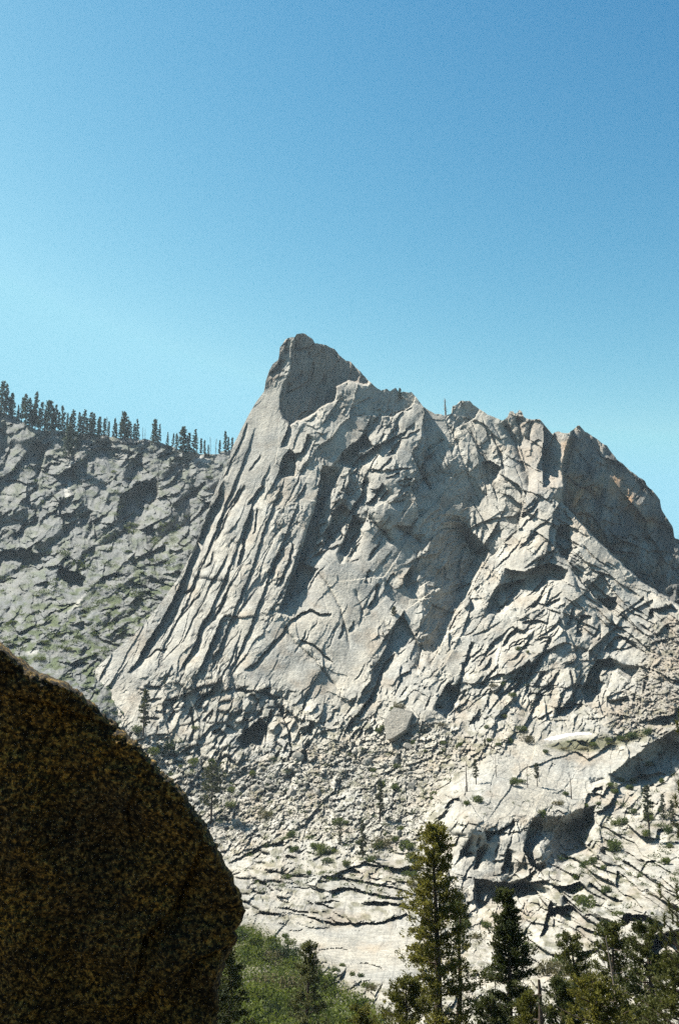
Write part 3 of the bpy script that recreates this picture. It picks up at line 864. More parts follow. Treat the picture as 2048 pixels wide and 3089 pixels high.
adds(wFoot * (1 - wLedge) * (1 - wDiag) * soft * (1 - 0.6 * wRubble), 10.0, 110, 1.5, 58, 24, tilt=(0.0, 0.3), rnd=1.1, off=0.45)
adds(fw * (1 - 0.6 * wRubble), 8.0, 54, 1.4, 58, 7, tilt=(0.0, 0.3), rnd=1.3, off=0.5)
adds(fw * (1 - 0.4 * wRubble), 4.2, 26, 1.4, 50, 8, tilt=(0.0, 0.3), rnd=1.3, off=0.5)
adds(wLedge * pt1, 10.0, 40, 2.6, -6, 9, tilt=(0.0, 0.5), rnd=0.9, off=0.5)
adds(wLedge * pt2, 6.0, 18, 2.4, -8, 10, tilt=(0.0, 0.5), rnd=1.0, off=0.5)
adds(wDiag * rough * np.maximum(pt1, 0.6), 15.0, 46, 2.4, -32, 11, tilt=(0.2, 0.7), rnd=0.9)
adds(wDiag * rough * pt2, 6.0, 20, 2.2, -30, 12, tilt=(0.2, 0.7), rnd=1.0)
rr = np.maximum(rough, 0.2)
adds(rr * pt3 * (1 - 0.3 * wT) * (1 - wRubble), 2.0, 12, 1.7, 50, 13, tilt=(0.0, 0.5), rnd=1.1)
adds(wRubble, 3.0, 13, 1.3, 20, 14, tilt=(0.0, 0.6), rnd=1.0)
adds(wRubble, 1.7, 7, 1.2, -10, 15, tilt=(0.0, 0.6), rnd=1.0)
D -= rel * (0.55 + 0.45 * np.clip(sc, 0, 1.3)) * (0.80 + 0.2 * np.clip(wLedge + wDiag + wRubble, 0, 1))
# ribs, weathering and fine grain
D += rough * 1.4 * (np.abs(fbm((XX + 0.5 * YY) / 60.0, (YY - 0.4 * XX) / 200.0, 3, 401)) - 0.3)
D += np.maximum(rough, 0.3) * (0.14 + 0.55 * pt3) * fbm(XX / 8.0, YY / 8.0, 2, 421)
D += 3.5 * fbm(XX / 140.0, YY / 140.0, 2, 431) * (1 + low)

# ---- rock colours: pale granite, orange stains on the tower, soil and lichen, plus the tower's deepened shade
nz = fbm(XX / 70.0, YY / 70.0, 4, 501)
base = np.empty(XX.shape + (3,), dtype=f4)
base[...] = (0.300, 0.287, 0.250)
base *= (1 + 0.20 * nz)[..., None]
pal = poly_w(XX, YY, [(600, 2560), (1300, 2560), (1300, 3000), (600, 2960)], 60)
base *= (1 - 0.05 * pal)[..., None]


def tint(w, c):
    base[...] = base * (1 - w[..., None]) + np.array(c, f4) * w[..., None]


streak = fbm((XX + 0.55 * YY) / 30.0, (YY - 0.55 * XX) / 140.0, 4, 511)
org = np.clip(poly_w(XX, YY, [(1700, 1430), (1740, 1425), (1820, 1460), (1815, 1490), (1760, 1510), (1800, 1590), (1830, 1640), (1760, 1580), (1720, 1520)], 22)
              + poly_w(XX, YY, [(1810, 1440), (1850, 1425), (1900, 1480), (1940, 1560), (1990, 1570), (1960, 1590), (1900, 1540), (1840, 1490)], 22)
              + 0.7 * poly_w(XX, YY, [(1690, 1330), (1730, 1320), (1720, 1400), (1690, 1420)], 14)
              + 0.5 * poly_w(XX, YY, [(1850, 1610), (1960, 1680), (2000, 1700), (1900, 1660)], 14), 0, 1)
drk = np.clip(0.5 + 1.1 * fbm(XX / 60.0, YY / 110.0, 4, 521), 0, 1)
tint(wT * (0.35 + 0.6 * drk), (0.040, 0.043, 0.042))  # dark stains spread over the whole tower, deepening its shade by colour
tint(np.clip(org * (0.75 + 0.7 * streak), 0, 1) * 0.9, (0.330, 0.195, 0.095))
wst = np.clip(fbm((XX + 0.25 * YY) / 12.0, (YY - 0.25 * XX) / 150.0, 4, 525) * 1.6 - 0.35, 0, 1) * np.clip(fbm(XX / 180.0, YY / 180.0, 2, 527) * 1.5 + 0.3, 0, 1)
tint(wst * (1 - wRubble) * 0.65, (0.085, 0.087, 0.085))
tan = np.clip(fbm(XX / 90.0, YY / 70.0, 4, 529) * 1.8 - 0.35, 0, 1)
tint(tan * 0.5, (0.223, 0.181, 0.133))
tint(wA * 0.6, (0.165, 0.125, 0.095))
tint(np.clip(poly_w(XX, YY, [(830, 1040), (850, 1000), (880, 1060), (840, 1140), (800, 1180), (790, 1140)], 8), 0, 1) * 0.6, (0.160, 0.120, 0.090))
tint(0.35 * poly_w(XX, YY, [(1510, 1240), (1690, 1260), (1690, 1480), (1600, 1490)], 14), (0.234, 0.192, 0.154))
scree = poly_w(XX, YY, [(1960, 1880), (2200, 1850), (2200, 2210), (1820, 2210), (1850, 2150), (1950, 2040)], 40)
tint(scree * np.clip(0.45 + 0.5 * nz, 0, 0.8), (0.197, 0.162, 0.125))
tint(0.5 * poly_w(XX, YY, [(1320, 2260), (1420, 2230), (1560, 2190), (1560, 2230), (1400, 2320), (1280, 2400), (1180, 2420), (1240, 2300)], 40) * np.clip(0.6 + 0.6 * nz, 0, 1), (0.223, 0.192, 0.147))
# dry grass and moss in the hollows of the talus
gr = np.clip(fbm(XX / 34.0, YY / 20.0, 4, 531) * 2.2 - 0.15, 0, 1)
grass_zone = np.clip(wRubble * 0.8 + wLedge * 0.5 + wDiag * 0.6 + 0.5 * wFoot + low, 0, 1)
deep = np.clip(-rel / 4.0, 0, 1)
tint(gr * grass_zone * np.maximum(rough, 0.1) * 0.6, (0.080, 0.077, 0.034))
tint(np.clip(poly_w(XX, YY, [(1640, 2250), (1700, 2232), (1850, 2222), (1950, 2200), (1980, 2205), (1900, 2240), (1790, 2268), (1700, 2268)], 8), 0, 1) * 0.8, (0.074, 0.074, 0.029))
soil = poly_w(XX, YY, [(560, 2790), (760, 2780), (900, 2880), (1080, 2980), (1180, 3060), (1250, 3420), (200, 3420), (300, 2900)], 40)
tint(soil * 0.75, (0.085, 0.080, 0.045))
tint(poly_w(XX, YY, [(1020, 3010), (1100, 3050), (1180, 3090), (1190, 3140), (1000, 3100)], 14) * 0.9, (0.160, 0.154, 0.144))

PW = at(XX, YY, D)
# the far side of the crest falls away behind
back = []
for (dy, dz) in ((7, -0.8), (26, -16), (90, -110), (260, -330)):
    r = PW[0].copy()
    r[:, 1] += dy
    r[:, 2] += dz
    back.append(r)
PV = np.concatenate([np.stack(back[::-1]), PW], axis=0)
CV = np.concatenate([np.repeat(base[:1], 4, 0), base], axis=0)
XF = np.concatenate([np.repeat(XX[:1], 4, 0), XX], axis=0)
YF = np.concatenate([np.repeat(YY[:1], 4, 0), YY], axis=0)
nr = PV.shape[0]
idx = np.arange(nr * NX).reshape(nr, NX)
quads = np.stack([idx[:-1, :-1], idx[1:, :-1], idx[1:, 1:], idx[:-1, 1:]], -1).reshape(-1, 4)
cx = ((XF[:-1, :-1] + XF[1:, 1:]) * 0.5).ravel()
cy = ((YF[:-1, :-1] + YF[1:, 1:]) * 0.5).ravel()
jx = cx + fbm(cx / 30.0, cy / 30.0, 3, 601) * 12
jy = cy + fbm(cx / 30.0, cy / 30.0, 3, 611) * 12

BLUFF = [(1330, 2390), (1420, 2310), (1560, 2230), (1640, 2260), (1800, 2275), (1900, 2260), (2220, 2180), (2220, 2330), (1900, 2330), (1820, 2400), (1810, 2540), (1700, 2650), (1640, 2700), (1430, 2750), (1320, 2700), (1290, 2560)]
reg = np.zeros(len(quads), dtype=np.int8)
foot_line = np.interp(jx, [-200, 300, 420, 640, 800, 960, 1100, 1310, 1420, 1560, 1640, 1800, 1860, 1950, 2010, 2250], [2000, 2000, 2120, 2300, 2330, 2260, 2220, 2200, 2230, 2190, 2200, 2215, 2120, 2010, 1890, 1860])
reg[jy > foot_line] = 4
reg[in_poly(jx, jy, [(1560, 2225), (2220, 2100), (2220, 2900), (1560, 2900)]) & (jy > 2330)] = 8
reg[in_poly(jx, jy, BLUFF)] = 5
reg[in_poly(jx, jy, [(560, 2560), (860, 2510), (1060, 2570), (1290, 2590), (1340, 2720), (1400, 2760), (1600, 2740), (1640, 3130), (1250, 3130), (900, 2880), (760, 2780), (500, 2760)])] = 6
reg[in_poly(jx, jy, [(-300, 2760), (560, 2780), (760, 2780), (900, 2880), (1080, 2970), (1250, 3060), (1700, 3060), (2300, 2950), (2300, 3500), (-300, 3500)])] = 7
reg[in_poly(jx, jy, ALCOVE + [(840, 990), (780, 1150), (846, 1190)]) & (jy < 1300) & (jx > 780) & (jx < 1120) & (reg == 0)] = 1
reg[in_poly(cx, cy, TOWER) & (reg == 0)] = 2
reg[in_poly(jx, jy, [(1512, 1200), (1700, 1200), (1700, 1440), (1640, 1485), (1594, 1490), (1556, 1342)]) & (reg == 0)] = 3

SNOW = [(1640, 2231), (1660, 2224), (1690, 2217), (1712, 2212), (1745, 2210), (1778, 2211), (1784, 2214), (1740, 2217), (1712, 2221), (1690, 2228), (1662, 2233)]
reg[in_poly(cx, cy, SNOW)] = 9
PVf = PV.reshape(-1, 3)
CVf = CV.reshape(-1, 3)
names = {0: 'mountain', 1: 'summit_block', 2: 'rock_tower', 3: 'rock_pinnacle', 4: 'talus_slope', 5: 'granite_bluff', 6: 'granite_slab', 7: 'valley_floor', 8: 'rock_terrace', 9: 'snow_patch'}
pieces = {}
for k, nm in names.items():
    q = quads[reg == k]
    if len(q) == 0:
        continue
    u, inv = np.unique(q, return_inverse=True)
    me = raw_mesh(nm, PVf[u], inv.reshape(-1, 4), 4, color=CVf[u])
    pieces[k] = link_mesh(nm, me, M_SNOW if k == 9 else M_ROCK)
for k in pieces:
    if k in (1, 2, 3):
        pieces[k].parent = pieces[0]
    elif k == 9:
        tag(pieces[k], 'thin white snow patch at the foot of the right cliff above the grassy ledge', 'snow patch')
    else:
        tag(pieces[k], kind='structure')
tag(pieces[0], 'pale granite mountain with a pointed summit and broken diagonal slabs')
tag(pieces[1], 'shaded hollow block at the very summit')
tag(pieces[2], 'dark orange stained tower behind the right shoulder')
tag(pieces[3], 'pale split pinnacle on the right of the crest')


def depth_m(X, Y):
    i = int(np.clip((X - X0) / (X1 - X0) * (NX - 1), 0, NX - 1))
    c = YY[:, i]
    return float(np.interp(Y, c, D[:, i]))


# ================================================================ LEFT HILLSIDE
TOPA = [(-260, 1190), (0, 1242), (37, 1256), (55, 1265), (110, 1297), (193, 1302), (285, 1311), (367, 1320), (445, 1325), (487, 1336), (542, 1357), (588, 1366), (643, 1371), (693, 1357), (760, 1350), (950, 1400)]
CTRLA = [(-260, 1190, 1240), (0, 1242, 1230), (300, 1311, 1230), (600, 1366, 1240), (900, 1390, 1260), (0, 1450, 1130), (300, 1500, 1120), (600, 1480, 1170), (0, 1700, 1010),
         (300, 1720, 985), (550, 1700, 1010), (0, 1900, 850), (200, 1900, 850), (330, 1990, 815), (0, 2100, 740), (250, 2100, 735), (-260, 2100, 740), (-260, 1700, 1010), (300, 2400, 640), (-200, 2400, 640), (800, 1700, 1050), (700, 2000, 930), (450, 2250, 745), (600, 2350, 790), (700, 2400, 800), (480, 2420, 735), (380, 2420, 690)]
STEPSA = [([(176, 1500), (184, 1560), (196, 1620)], 16, 22, 0), ([(262, 1738), (235, 1728), (180, 1712)], 30, 46, 0), ([(180, 1712), (190, 1760)], 14, 30, 0),
          ([(470, 1440), (405, 1462), (360, 1500), (355, 1580)], 30, 60, 0), ([(540, 1490), (490, 1500), (450, 1520)], 10, 16, 0),
          ([(130, 1680), (60, 1655), (-20, 1670)], 22, 40, 0), ([(60, 1400), (20, 1430), (-30, 1460)], 18, 30, 0), ([(190, 1395), (150, 1400), (110, 1420)], 14, 26, 0),
          ([(280, 1555), (290, 1600), (285, 1640)], 8, 12, 0), ([(440, 1330), (400, 1338), (340, 1334), (300, 1330)], 8, 10, 0),
          ([(590, 1345), (560, 1352), (500, 1345)], 6, 8, 0), ([(350, 1600), (372, 1640), (380, 1660)], 5, 6, 1), ([(420, 1380), (380, 1385), (340, 1375)], 9, 14, 0),
          ([(120, 1560), (80, 1580), (30, 1610)], 16, 24, 0), ([(150, 1330), (130, 1360), (105, 1390)], 10, 18, 0), ([(230, 1340), (215, 1400), (205, 1440)], 10, 18, 0),
          ([(520, 1570), (480, 1590), (430, 1612)], 8, 14, 0), ([(620, 1450), (590, 1475), (570, 1500)], 8, 16, 0)]
NXA, NRA = 430, 360
xa = np.linspace(-260, 950, NXA)
topA = np.interp(xa, [p[0] for p in TOPA], [p[1] for p in TOPA]) + fbm(xa / 18.0, xa * 0 + 7.7, 4, 15) * 4
XA = np.repeat(xa[None], NRA, 0)
YA = topA[None] + (2400 - topA[None]) * np.linspace(0, 1, NRA)[:, None]
DA = tps(CTRLA, XA, YA)
wxa = fbm(XA / 34.0, YA / 34.0, 4, 161) * 6
wya = fbm(XA / 34.0, YA / 34.0, 4, 171) * 6
for st in STEPSA:
    add_step(DA, XA + wxa, YA + wya, st[0], st[1], st[2], bool(st[3]))
xq2 = XA + 1.6 * wxa
yq2 = YA + 1.6 * wya
lowA = smooth_box(YA + 0.3 * (XA - 300), 1640, 1840)
for k in range(90):
    x, y = rj.uniform(-40, 640), rj.uniform(1330, 2000)
    a = R(rj.choice([28, 12, 75, -20]) + rj.normal() * 9)
    L = 24 + 90 * rj.rand() ** 2
    add_step(DA, XA + wxa, YA + wya, [(x + math.cos(a) * L / 2, y - math.sin(a) * L / 2), (x, y), (x - math.cos(a) * L / 2, y + math.sin(a) * L / 2)], 3 + 9 * rj.rand() ** 2, rj.uniform(5, 14), False, 0.3)
xq2 = XA + 9 * fbm(XA / 90.0, YA / 90.0, 2, 281) + 1.5 * fbm(XA / 14.0, YA / 14.0, 2, 285)
yq2 = YA + 9 * fbm(XA / 90.0, YA / 90.0, 2, 291) + 1.5 * fbm(XA / 14.0, YA / 14.0, 2, 295)
pa1 = np.clip(0.6 + 1.4 * fbm(XA / 130.0, YA / 130.0, 3, 465), 0.15, 1.4)
pa2 = np.clip(0.6 + 1.4 * fbm(XA / 80.0, YA / 80.0, 3, 467), 0.1, 1.4)
relA = 15.0 * plates(xq2, yq2, 120, 1.4, 40, 34, tilt=(0.1, 0.5), k=5.0) * (1 - 0.7 * lowA)
relA += 9.0 * pa1 * shards(xq2, yq2, 54, 1.6, 34, 31, tilt=(0.0, 0.4), rnd=1.2, off=0.5) * (1 - 0.6 * lowA)
relA += 4.2 * pa2 * shards(xq2, yq2, 25, 1.8, 24, 32, tilt=(0.0, 0.4), rnd=1.2, off=0.5)
relA += 1.8 * pa1 * shards(xq2, yq2, 11, 1.8, 15, 33, tilt=(0.0, 0.4), rnd=1.2, off=0.5)
for h_ in [([(355, 1510), (360, 1600), (400, 1640), (440, 1560), (480, 1500), (470, 1440)], 0.5, 14, 34), ([(180, 1712), (190, 1760), (225, 1785), (255, 1770), (262, 1738)], 0.1, 24, 34),
           ([(-40, 1690), (-40, 1760), (40, 1760), (140, 1720), (140, 1690), (60, 1660)], 0.2, 8, 18), ([(20, 1440), (60, 1500), (120, 1480), (140, 1350), (100, 1330)], 0.6, 3, 22),
           ([(530, 1480), (540, 1520), (600, 1500), (620, 1455)], 0.6, 3, 14), ([(195, 1560), (200, 1620), (260, 1640), (290, 1600), (280, 1540)], 0.7, 2, 16),
           ([(270, 1345), (280, 1390), (360, 1390), (420, 1370), (360, 1350)], 0.2, 6, 12)]:
    hinge(DA, XA + wxa, YA + wya, *h_)
DA -= 1.25 * relA
DA += 10.0 * (np.abs(fbm(XA / 60.0, YA / 110.0, 3, 441)) - 0.3) * (1 - 0.6 * lowA)
DA += 0.6 * fbm(XA / 9.0, YA / 9.0, 2, 445)
nza = fbm(XA / 60.0, YA / 60.0, 4, 541)
ba = np.empty(XA.shape + (3,), dtype=f4)
ba[...] = (0.142, 0.146, 0.138)
ba *= (1 + 0.18 * nza)[..., None]
ga = np.clip(fbm(XA / 36.0, YA / 20.0, 4, 551) * 2.4 - 0.05 + 0.35 * lowA, 0, 1) * (0.45 + 0.5 * lowA)
ga = ga[..., None]
ba[...] = ba * (1 - ga) + np.array((0.062, 0.080, 0.030), f4) * ga
strm = poly_w(XA + wxa * 1.2, YA + wya, [(205, 1385), (222, 1390), (212, 1450), (212, 1500), (188, 1540), (180, 1535), (200, 1480), (204, 1440)], 5)
strm = np.clip(strm + poly_w(XA + wxa, YA + wya, [(275, 1775), (258, 1800), (232, 1830), (205, 1850), (245, 1800)], 5) + poly_w(XA + wxa, YA + wya, [(80, 1965), (118, 1955), (112, 1972), (85, 1978)], 4)
               + poly_w(XA + wxa, YA + wya, [(570, 1385), (600, 1372), (640, 1388), (625, 1398)], 4), 0, 1)[..., None]
ba[...] = ba * (1 - strm) + np.array((0.34, 0.33, 0.30), f4) * strm
PA = at(XA, YA, DA)
backA = []
for (dy, dz) in ((20, 1), (120, 10), (500, -60)):
    r = PA[0].copy()
    r[:, 1] += dy
    r[:, 2] += dz
    backA.append(r)
PAV = np.concatenate([np.stack(backA[::-1]), PA], 0)
CAV = np.concatenate([np.repeat(ba[:1], 3, 0), ba], 0)
ia = np.arange(PAV.shape[0] * NXA).reshape(-1, NXA)
qa = np.stack([ia[:-1, :-1], ia[1:, :-1], ia[1:, 1:], ia[:-1, 1:]], -1).reshape(-1, 4)
hill = link_mesh('hillside', raw_mesh('hillside', PAV.reshape(-1, 3), qa, 4, color=CAV.reshape(-1, 3)), M_ROCK)
tag(hill, 'hazy broken rock hillside left of the mountain', kind='structure')


def depth_a(X, Y):
    i = int(np.clip((X + 260) / 1210 * (NXA - 1), 0, NXA - 1))
    return float(np.interp(Y, YA[:, i], DA[:, i]))


# ================================================================ GROUND under everything
def ground_z(y):
    return float(np.interp(y, [-8000, -400, -60, 1.5, 185, 400, 8000], [120, 60, 6, -1.65, -66, -100, -140]))


gx = np.array([-8000, -2500, -900, -400, -200, -100, -50, -20, 0, 20, 50, 100, 200, 400, 900, 2500, 8000], float)
gy = np.concatenate([[-8000, -2500, -900, -400, -150, -60, -20, -5], np.linspace(1.5, 185, 60), [260, 400, 900, 2500, 8000]])
GX, GY = np.meshgrid(gx, gy)
GZ = np.interp(GY, [-8000, -400, -60, 1.5, 185, 400, 8000], [120, 60, 6, -1.65, -66, -100, -140]) + 0.5 * fbm(GX / 30.0, GY / 30.0, 3, 77) * (np.abs(GY) > 6)
gi = np.arange(GX.size).reshape(GX.shape)
gq = np.stack([gi[:-1, :-1], gi[:-1, 1:], gi[1:, 1:], gi[1:, :-1]], -1).reshape(-1, 4)
M_GROUND = plain_material('forest_floor', (0.06, 0.052, 0.035), (0.12, 0.105, 0.075), 0.5)
ground = link_mesh('ground', raw_mesh('ground', np.stack([GX, GY, GZ], -1).reshape(-1, 3), gq, 4), M_GROUND)
tag(ground, kind='structure')


# ================================================================ FOREGROUND BOULDER
def boulder_material():
    m, nt, b = mat_base('lichen_boulder')
    geo = nt.nodes.new('ShaderNodeNewGeometry')
    n1 = noise(nt, 24.0, 7, 0.72, geo.outputs['Position'])
    n2 = noise(nt, 1.1, 5, 0.6, geo.outputs['Position'])
    n3 = noise(nt, 45.0, 5, 0.7, geo.outputs['Position'])
    n5 = noise(nt, 4.0, 6, 0.65, geo.outputs['Position'])
    r2 = ramp(nt, n2.outputs['Fac'], [(0.35, (0.080, 0.064, 0.034)), (0.5, (0.140, 0.104, 0.036)), (0.68, (0.25, 0.165, 0.036))])
    r1 = ramp(nt, n1.outputs['Fac'], [(0.44, (0.05, 0.05, 0.05)), (0.51, (0.45, 0.43, 0.38)), (0.60, (1.9, 1.65, 1.25))])
    r3 = ramp(nt, n3.outputs['Fac'], [(0.38, (0.35, 0.35, 0.35)), (0.58, (1.25, 1.2, 1.1))])
    r5 = ramp(nt, n5.outputs['Fac'], [(0.36, (0.50, 0.50, 0.50)), (0.55, (1.0, 1.0, 1.0))])
    c = mixc(nt, 'MULTIPLY', 1.0, r2.outputs['Color'], r1.outputs['Color'])
    c = mixc(nt, 'MULTIPLY', 1.0, c, r3.outputs['Color'])
    c = mixc(nt, 'MULTIPLY', 1.0, c, r5.outputs['Color'])
    nt.links.new(c, b.inputs['Base Color'])
    bp = nt.nodes.new('ShaderNodeBump')
    bp.inputs['Strength'].default_value = 0.9
    bp.inputs['Distance'].default_value = 0.03
    nt.links.new(n1.outputs['Fac'], bp.inputs['Height'])
    nt.links.new(bp.outputs['Normal'], b.inputs['Normal'])
    return m


OUT = [(-420, 1830), (-200, 1862), (-60, 1895), (0, 1934), (52, 1978), (118, 2030), (209, 2064), (300, 2142), (392, 2220), (457, 2285), (500, 2340), (522, 2350), (588, 2442), (640, 2520), (679, 2598), (712, 2670),
       (741, 2736), (738, 2768), (712, 2808), (718, 2828), (692, 2874), (679, 2912), (666, 2950), (660, 2990), (653, 3089), (640, 3200), (600, 3330), (480, 3450), (200, 3560), (-200, 3600), (-500, 3560), (-760, 3300), (-850, 2700), (-760, 2200), (-600, 1950)]
BD = 9.0
oc = (-20.0, 2760.0)
po = np.array(OUT, float)
ang = np.unwrap(np.arctan2(po[:, 1] - oc[1], po[:, 0] - oc[0]))
rad = np.hypot(po[:, 0] - oc[0], po[:, 1] - oc[1])
NA_, NB_ = 760, 300
th = np.linspace(ang[0], ang[0] + 2 * math.pi, NA_, endpoint=False)
angp = np.concatenate([ang, [ang[0] + 2 * math.pi]])
radp = np.concatenate([rad, [rad[0]]])
RE = np.interp(th, angp, radp)
RN = fbm(th * 26, th * 0 + 1.7, 4, 91) * 6 + fbm(th * 90, th * 0 + 4.7, 3, 93) * 4
RB = RE
rows = []
nfront = int(NB_ * 0.74)
for j in range(NB_):
    if j < nfront:
        r = 1 - (1 - j / (nfront - 1)) ** 1.5
        RE = RB + RN * r ** 30
        bx = oc[0] + r * RE * np.cos(th)
        by = oc[1] + r * RE * np.sin(th)
        # lumps and broken planes of the face; it leans out over its foot
        lump = 0.20 * fbm(bx / 330.0, by / 330.0, 3, 95) + 0.03 * fbm(bx / 60.0, by / 60.0, 3, 96) + 0.022 * fbm(bx / 13.0, by / 13.0, 3, 97)
        pl = 0.20 * plates(bx, by, 430, 1.6, 58, 98, tilt=(0.1, 0.4), k=1.2) + 0.05 * plates(bx, by, 150, 1.4, 40, 94, tilt=(0.0, 0.3), k=3.0)
        fade = 1 - r ** 90
        dd = BD - 0.12 * (1 - r ** 80) + (2760 - by) * (-0.0011) - (lump + pl) * (0.25 + 0.75 * fade)
        for p_, h__, w__ in [([(610, 2540), (520, 2740), (430, 2830), (400, 2990)], 0.20, 80), ([(720, 2840), (580, 2900), (520, 3010)], 0.16, 60), ([(330, 2190), (150, 2120), (-20, 2090)], 0.10, 40),
                             ([(250, 2420), (180, 2520), (60, 2600)], 0.07, 40), ([(480, 2960), (420, 3020), (380, 3100)], 0.14, 60), ([(420, 2330), (380, 2450), (400, 2560)], 0.06, 30)]:
            add_step(dd, bx, by, p_, h__, w__, False, 0.3)
        rows.append(at(bx, by, dd))
    else:
        s = (j - nfront + 1) / (NB_ - nfront)
        k = math.cos(s * math.pi / 2) ** 0.8 if s < 1 else 0.0
        k = max(k, 0.02) * 0.985
        RE = RB + RN * max(0.0, 1 - 4 * s)
        bx = oc[0] + RE * k * np.cos(th)
        by = oc[1] + RE * k * np.sin(th)
        rows.append(at(bx, by, BD + (2760 - by) * (-0.0011) + 4.2 * math.sin(s * math.pi / 2) ** 1.3 + 0.12 * fbm(bx / 70.0 + s * 3, by / 70.0, 3, 99)))
BV = np.stack(rows)
bi = np.arange(NB_ * NA_).reshape(NB_, NA_)
bn = np.roll(bi, -1, 1)
bq = np.stack([bi[:-1], bn[:-1], bn[1:], bi[1:]], -1).reshape(-1, 4)
boul = link_mesh('boulder', raw_mesh('boulder', BV.reshape(-1, 3), bq, 4, flat=False), boulder_material())
tag(boul, 'huge dark boulder covered in ochre lichen, close in front at the lower left', 'boulder')


# ================================================================ STONES
def stone_mesh(seed, n=1):
    import bmesh
    rng = np.random.RandomState(seed)
    bm = bmesh.new()
    bmesh.ops.create_icosphere(bm, subdivisions=1 + n, radius=1.0)
    planes = [(lambda v: v / np.linalg.norm(v))(rng.normal(size=3)) for _ in range(9)]
    offs = rng.uniform(0.55, 0.95, 9)
    sx = rng.uniform(0.75, 1.3, 3)
    for v in bm.verts:
        p = np.array(v.co)
        for pl, of in zip(planes, offs):
            d = p @ pl
            if d > of:
                p = p - pl * (d - of)
        v.co = p * sx
    me = bpy.data.meshes.new('stone')
    bm.to_mesh(me)
    bm.free()
    me.shade_flat()
    a = me.attributes.new('tint', 'FLOAT_COLOR', 'POINT')
    g = rng.uniform(0.85, 1.1)
    a.data.foreach_set('color', np.tile(np.array((0.265 * g, 0.246 * g, 0.21 * g, 1), f4), len(me.vertices)))
    me.materials.append(M_STONE)
    return me


STONES = [stone_mesh(40 + k) for k in range(7)]
STONES_LOW = [stone_mesh(60 + k, 0) for k in range(5)]

dB = depth_m(1205, 2215)
fr = [(x, y, (2230 - y) * 0.19 - 9) for x, y in [(1157, 2174), (1188, 2133), (1245, 2146), (1224, 2200), (1184, 2226), (1166, 2231)]]
rt = [(1256, 2180, 22), (1246, 2226, 20), (1202, 2246, 10)]
fv = np.array([at(x, y, dB - 8 + d) for x, y, d in fr])
bv_ = fv[:3] + np.array([3.0, 26.0, -4.0])
mid = np.array([at(x, y, dB - 8 + d) for x, y, d in rt])
import bmesh
bm = bmesh.new()
for p in list(fv) + list(bv_) + list(mid):
    bm.verts.new(p)
bmesh.ops.convex_hull(bm, input=bm.verts)
for v in [v for v in bm.verts if not v.link_faces]:
    bm.verts.remove(v)
bmesh.ops.subdivide_edges(bm, edges=bm.edges, cuts=2, use_grid_fill=True)
bm.normal_update()
for v in bm.verts:
    q = np.array(v.co)
    n_ = float(fbm(np.array([q[0] / 7.0]), np.array([q[2] / 5.0 + q[1] / 9.0]), 3, 321)[0])
    v.co += v.normal * (0.15 * n_)
me = bpy.data.meshes.new('boulder')
bm.to_mesh(me)
bm.free()
me.shade_flat()
a_ = me.attributes.new('tint', 'FLOAT_COLOR', 'POINT')
a_.data.foreach_set('color', np.tile(np.array((0.27, 0.252, 0.216, 1), f4), len(me.vertices)))
big = link_mesh('boulder', me, M_ROCK)
tag(big, 'large angular block perched below the shadowed cleft at the cliff foot', 'boulder')

TALUS = [(600, 2330), (800, 2310), (960, 2240), (1300, 2210), (1400, 2250), (1330, 2360), (1290, 2440), (1260, 2550), (1050, 2560), (860, 2500), (650, 2560), (610, 2440)]
SCREE = [(1900, 2060), (1990, 1900), (2070, 1900), (2070, 2190), (1900, 2200), (1840, 2170)]
rs = np.random.RandomState(5)


def scatter(poly, n):
    xs_ = [p[0] for p in poly]
    ys_ = [p[1] for p in poly]
    out = []
    while len(out) < n:
        x = rs.uniform(min(xs_), max(xs_), 400)
        y = rs.uniform(min(ys_), max(ys_), 400)
        ok = in_poly(x, y, poly)
        out += list(zip(x[ok], y[ok]))
    return out[:n]


def rock_zone(X, Y, px):
    size = 'large' if px > 24 else 'mid sized' if px > 14 else 'small'
    if Y < 2350:
        z = 'high on the talus under the middle of the cliff' if X < 1120 else 'at the top of the talus under the right buttress'
        if X < 820:
            z = 'high on the talus left of the slim lone conifer'
    else:
        z = 'low on the talus above the ledges' if X > 820 else 'on the talus beside the bushy round pine'
        if X > 1060:
            z = 'on the talus between the slim conifer and the bluff'
    return '%s pale angular rock %s' % (size, z), '%s rocks %s' % (size, z)


def put_stone(me, X, Y, px, name, label, group):
    d = depth_m(X, Y)
    s = px * mpp(d) * 0.5
    o = bpy.data.objects.new(name, me)
    col.objects.link(o)
    p = at(X, Y, d)
    o.location = (p[0], p[1] + 0.1 * s, p[2] + 0.15 * s)
    o.scale = (s, s, s * rs.uniform(0.6, 1.0))
    o.rotation_euler = (rs.uniform(-0.4, 0.4), rs.uniform(-0.4, 0.4), rs.uniform(0, 6.28))
    tag(o, label, 'rock', group)


for i, (x, y) in enumerate(scatter(TALUS, 200)):
    px_ = rs.choice([9, 12, 15, 19, 25, 36], p=[.2, .25, .22, .18, .1, .05])
    put_stone(STONES[i % 7], x, y, px_, 'talus_rock', *rock_zone(x, y, px_))
for i, (x, y) in enumerate(scatter(SCREE, 60)):
    put_stone(STONES[i % 7], x, y, rs.uniform(7, 18), 'scree_rock', 'pale rock lying on the brownish scree at the right edge', 'rocks on the right scree')
for i, (x, y) in enumerate(scatter([(760, 2830), (900, 2870), (1060, 2960), (1180, 3030), (1200, 3089), (1040, 3089), (960, 2960), (800, 2860)], 45)):
    put_stone(STONES[i % 7], x, y, rs.uniform(8, 20), 'valley_rock', 'pale rock among the bushes below the smooth slab', 'rocks below the smooth slab')

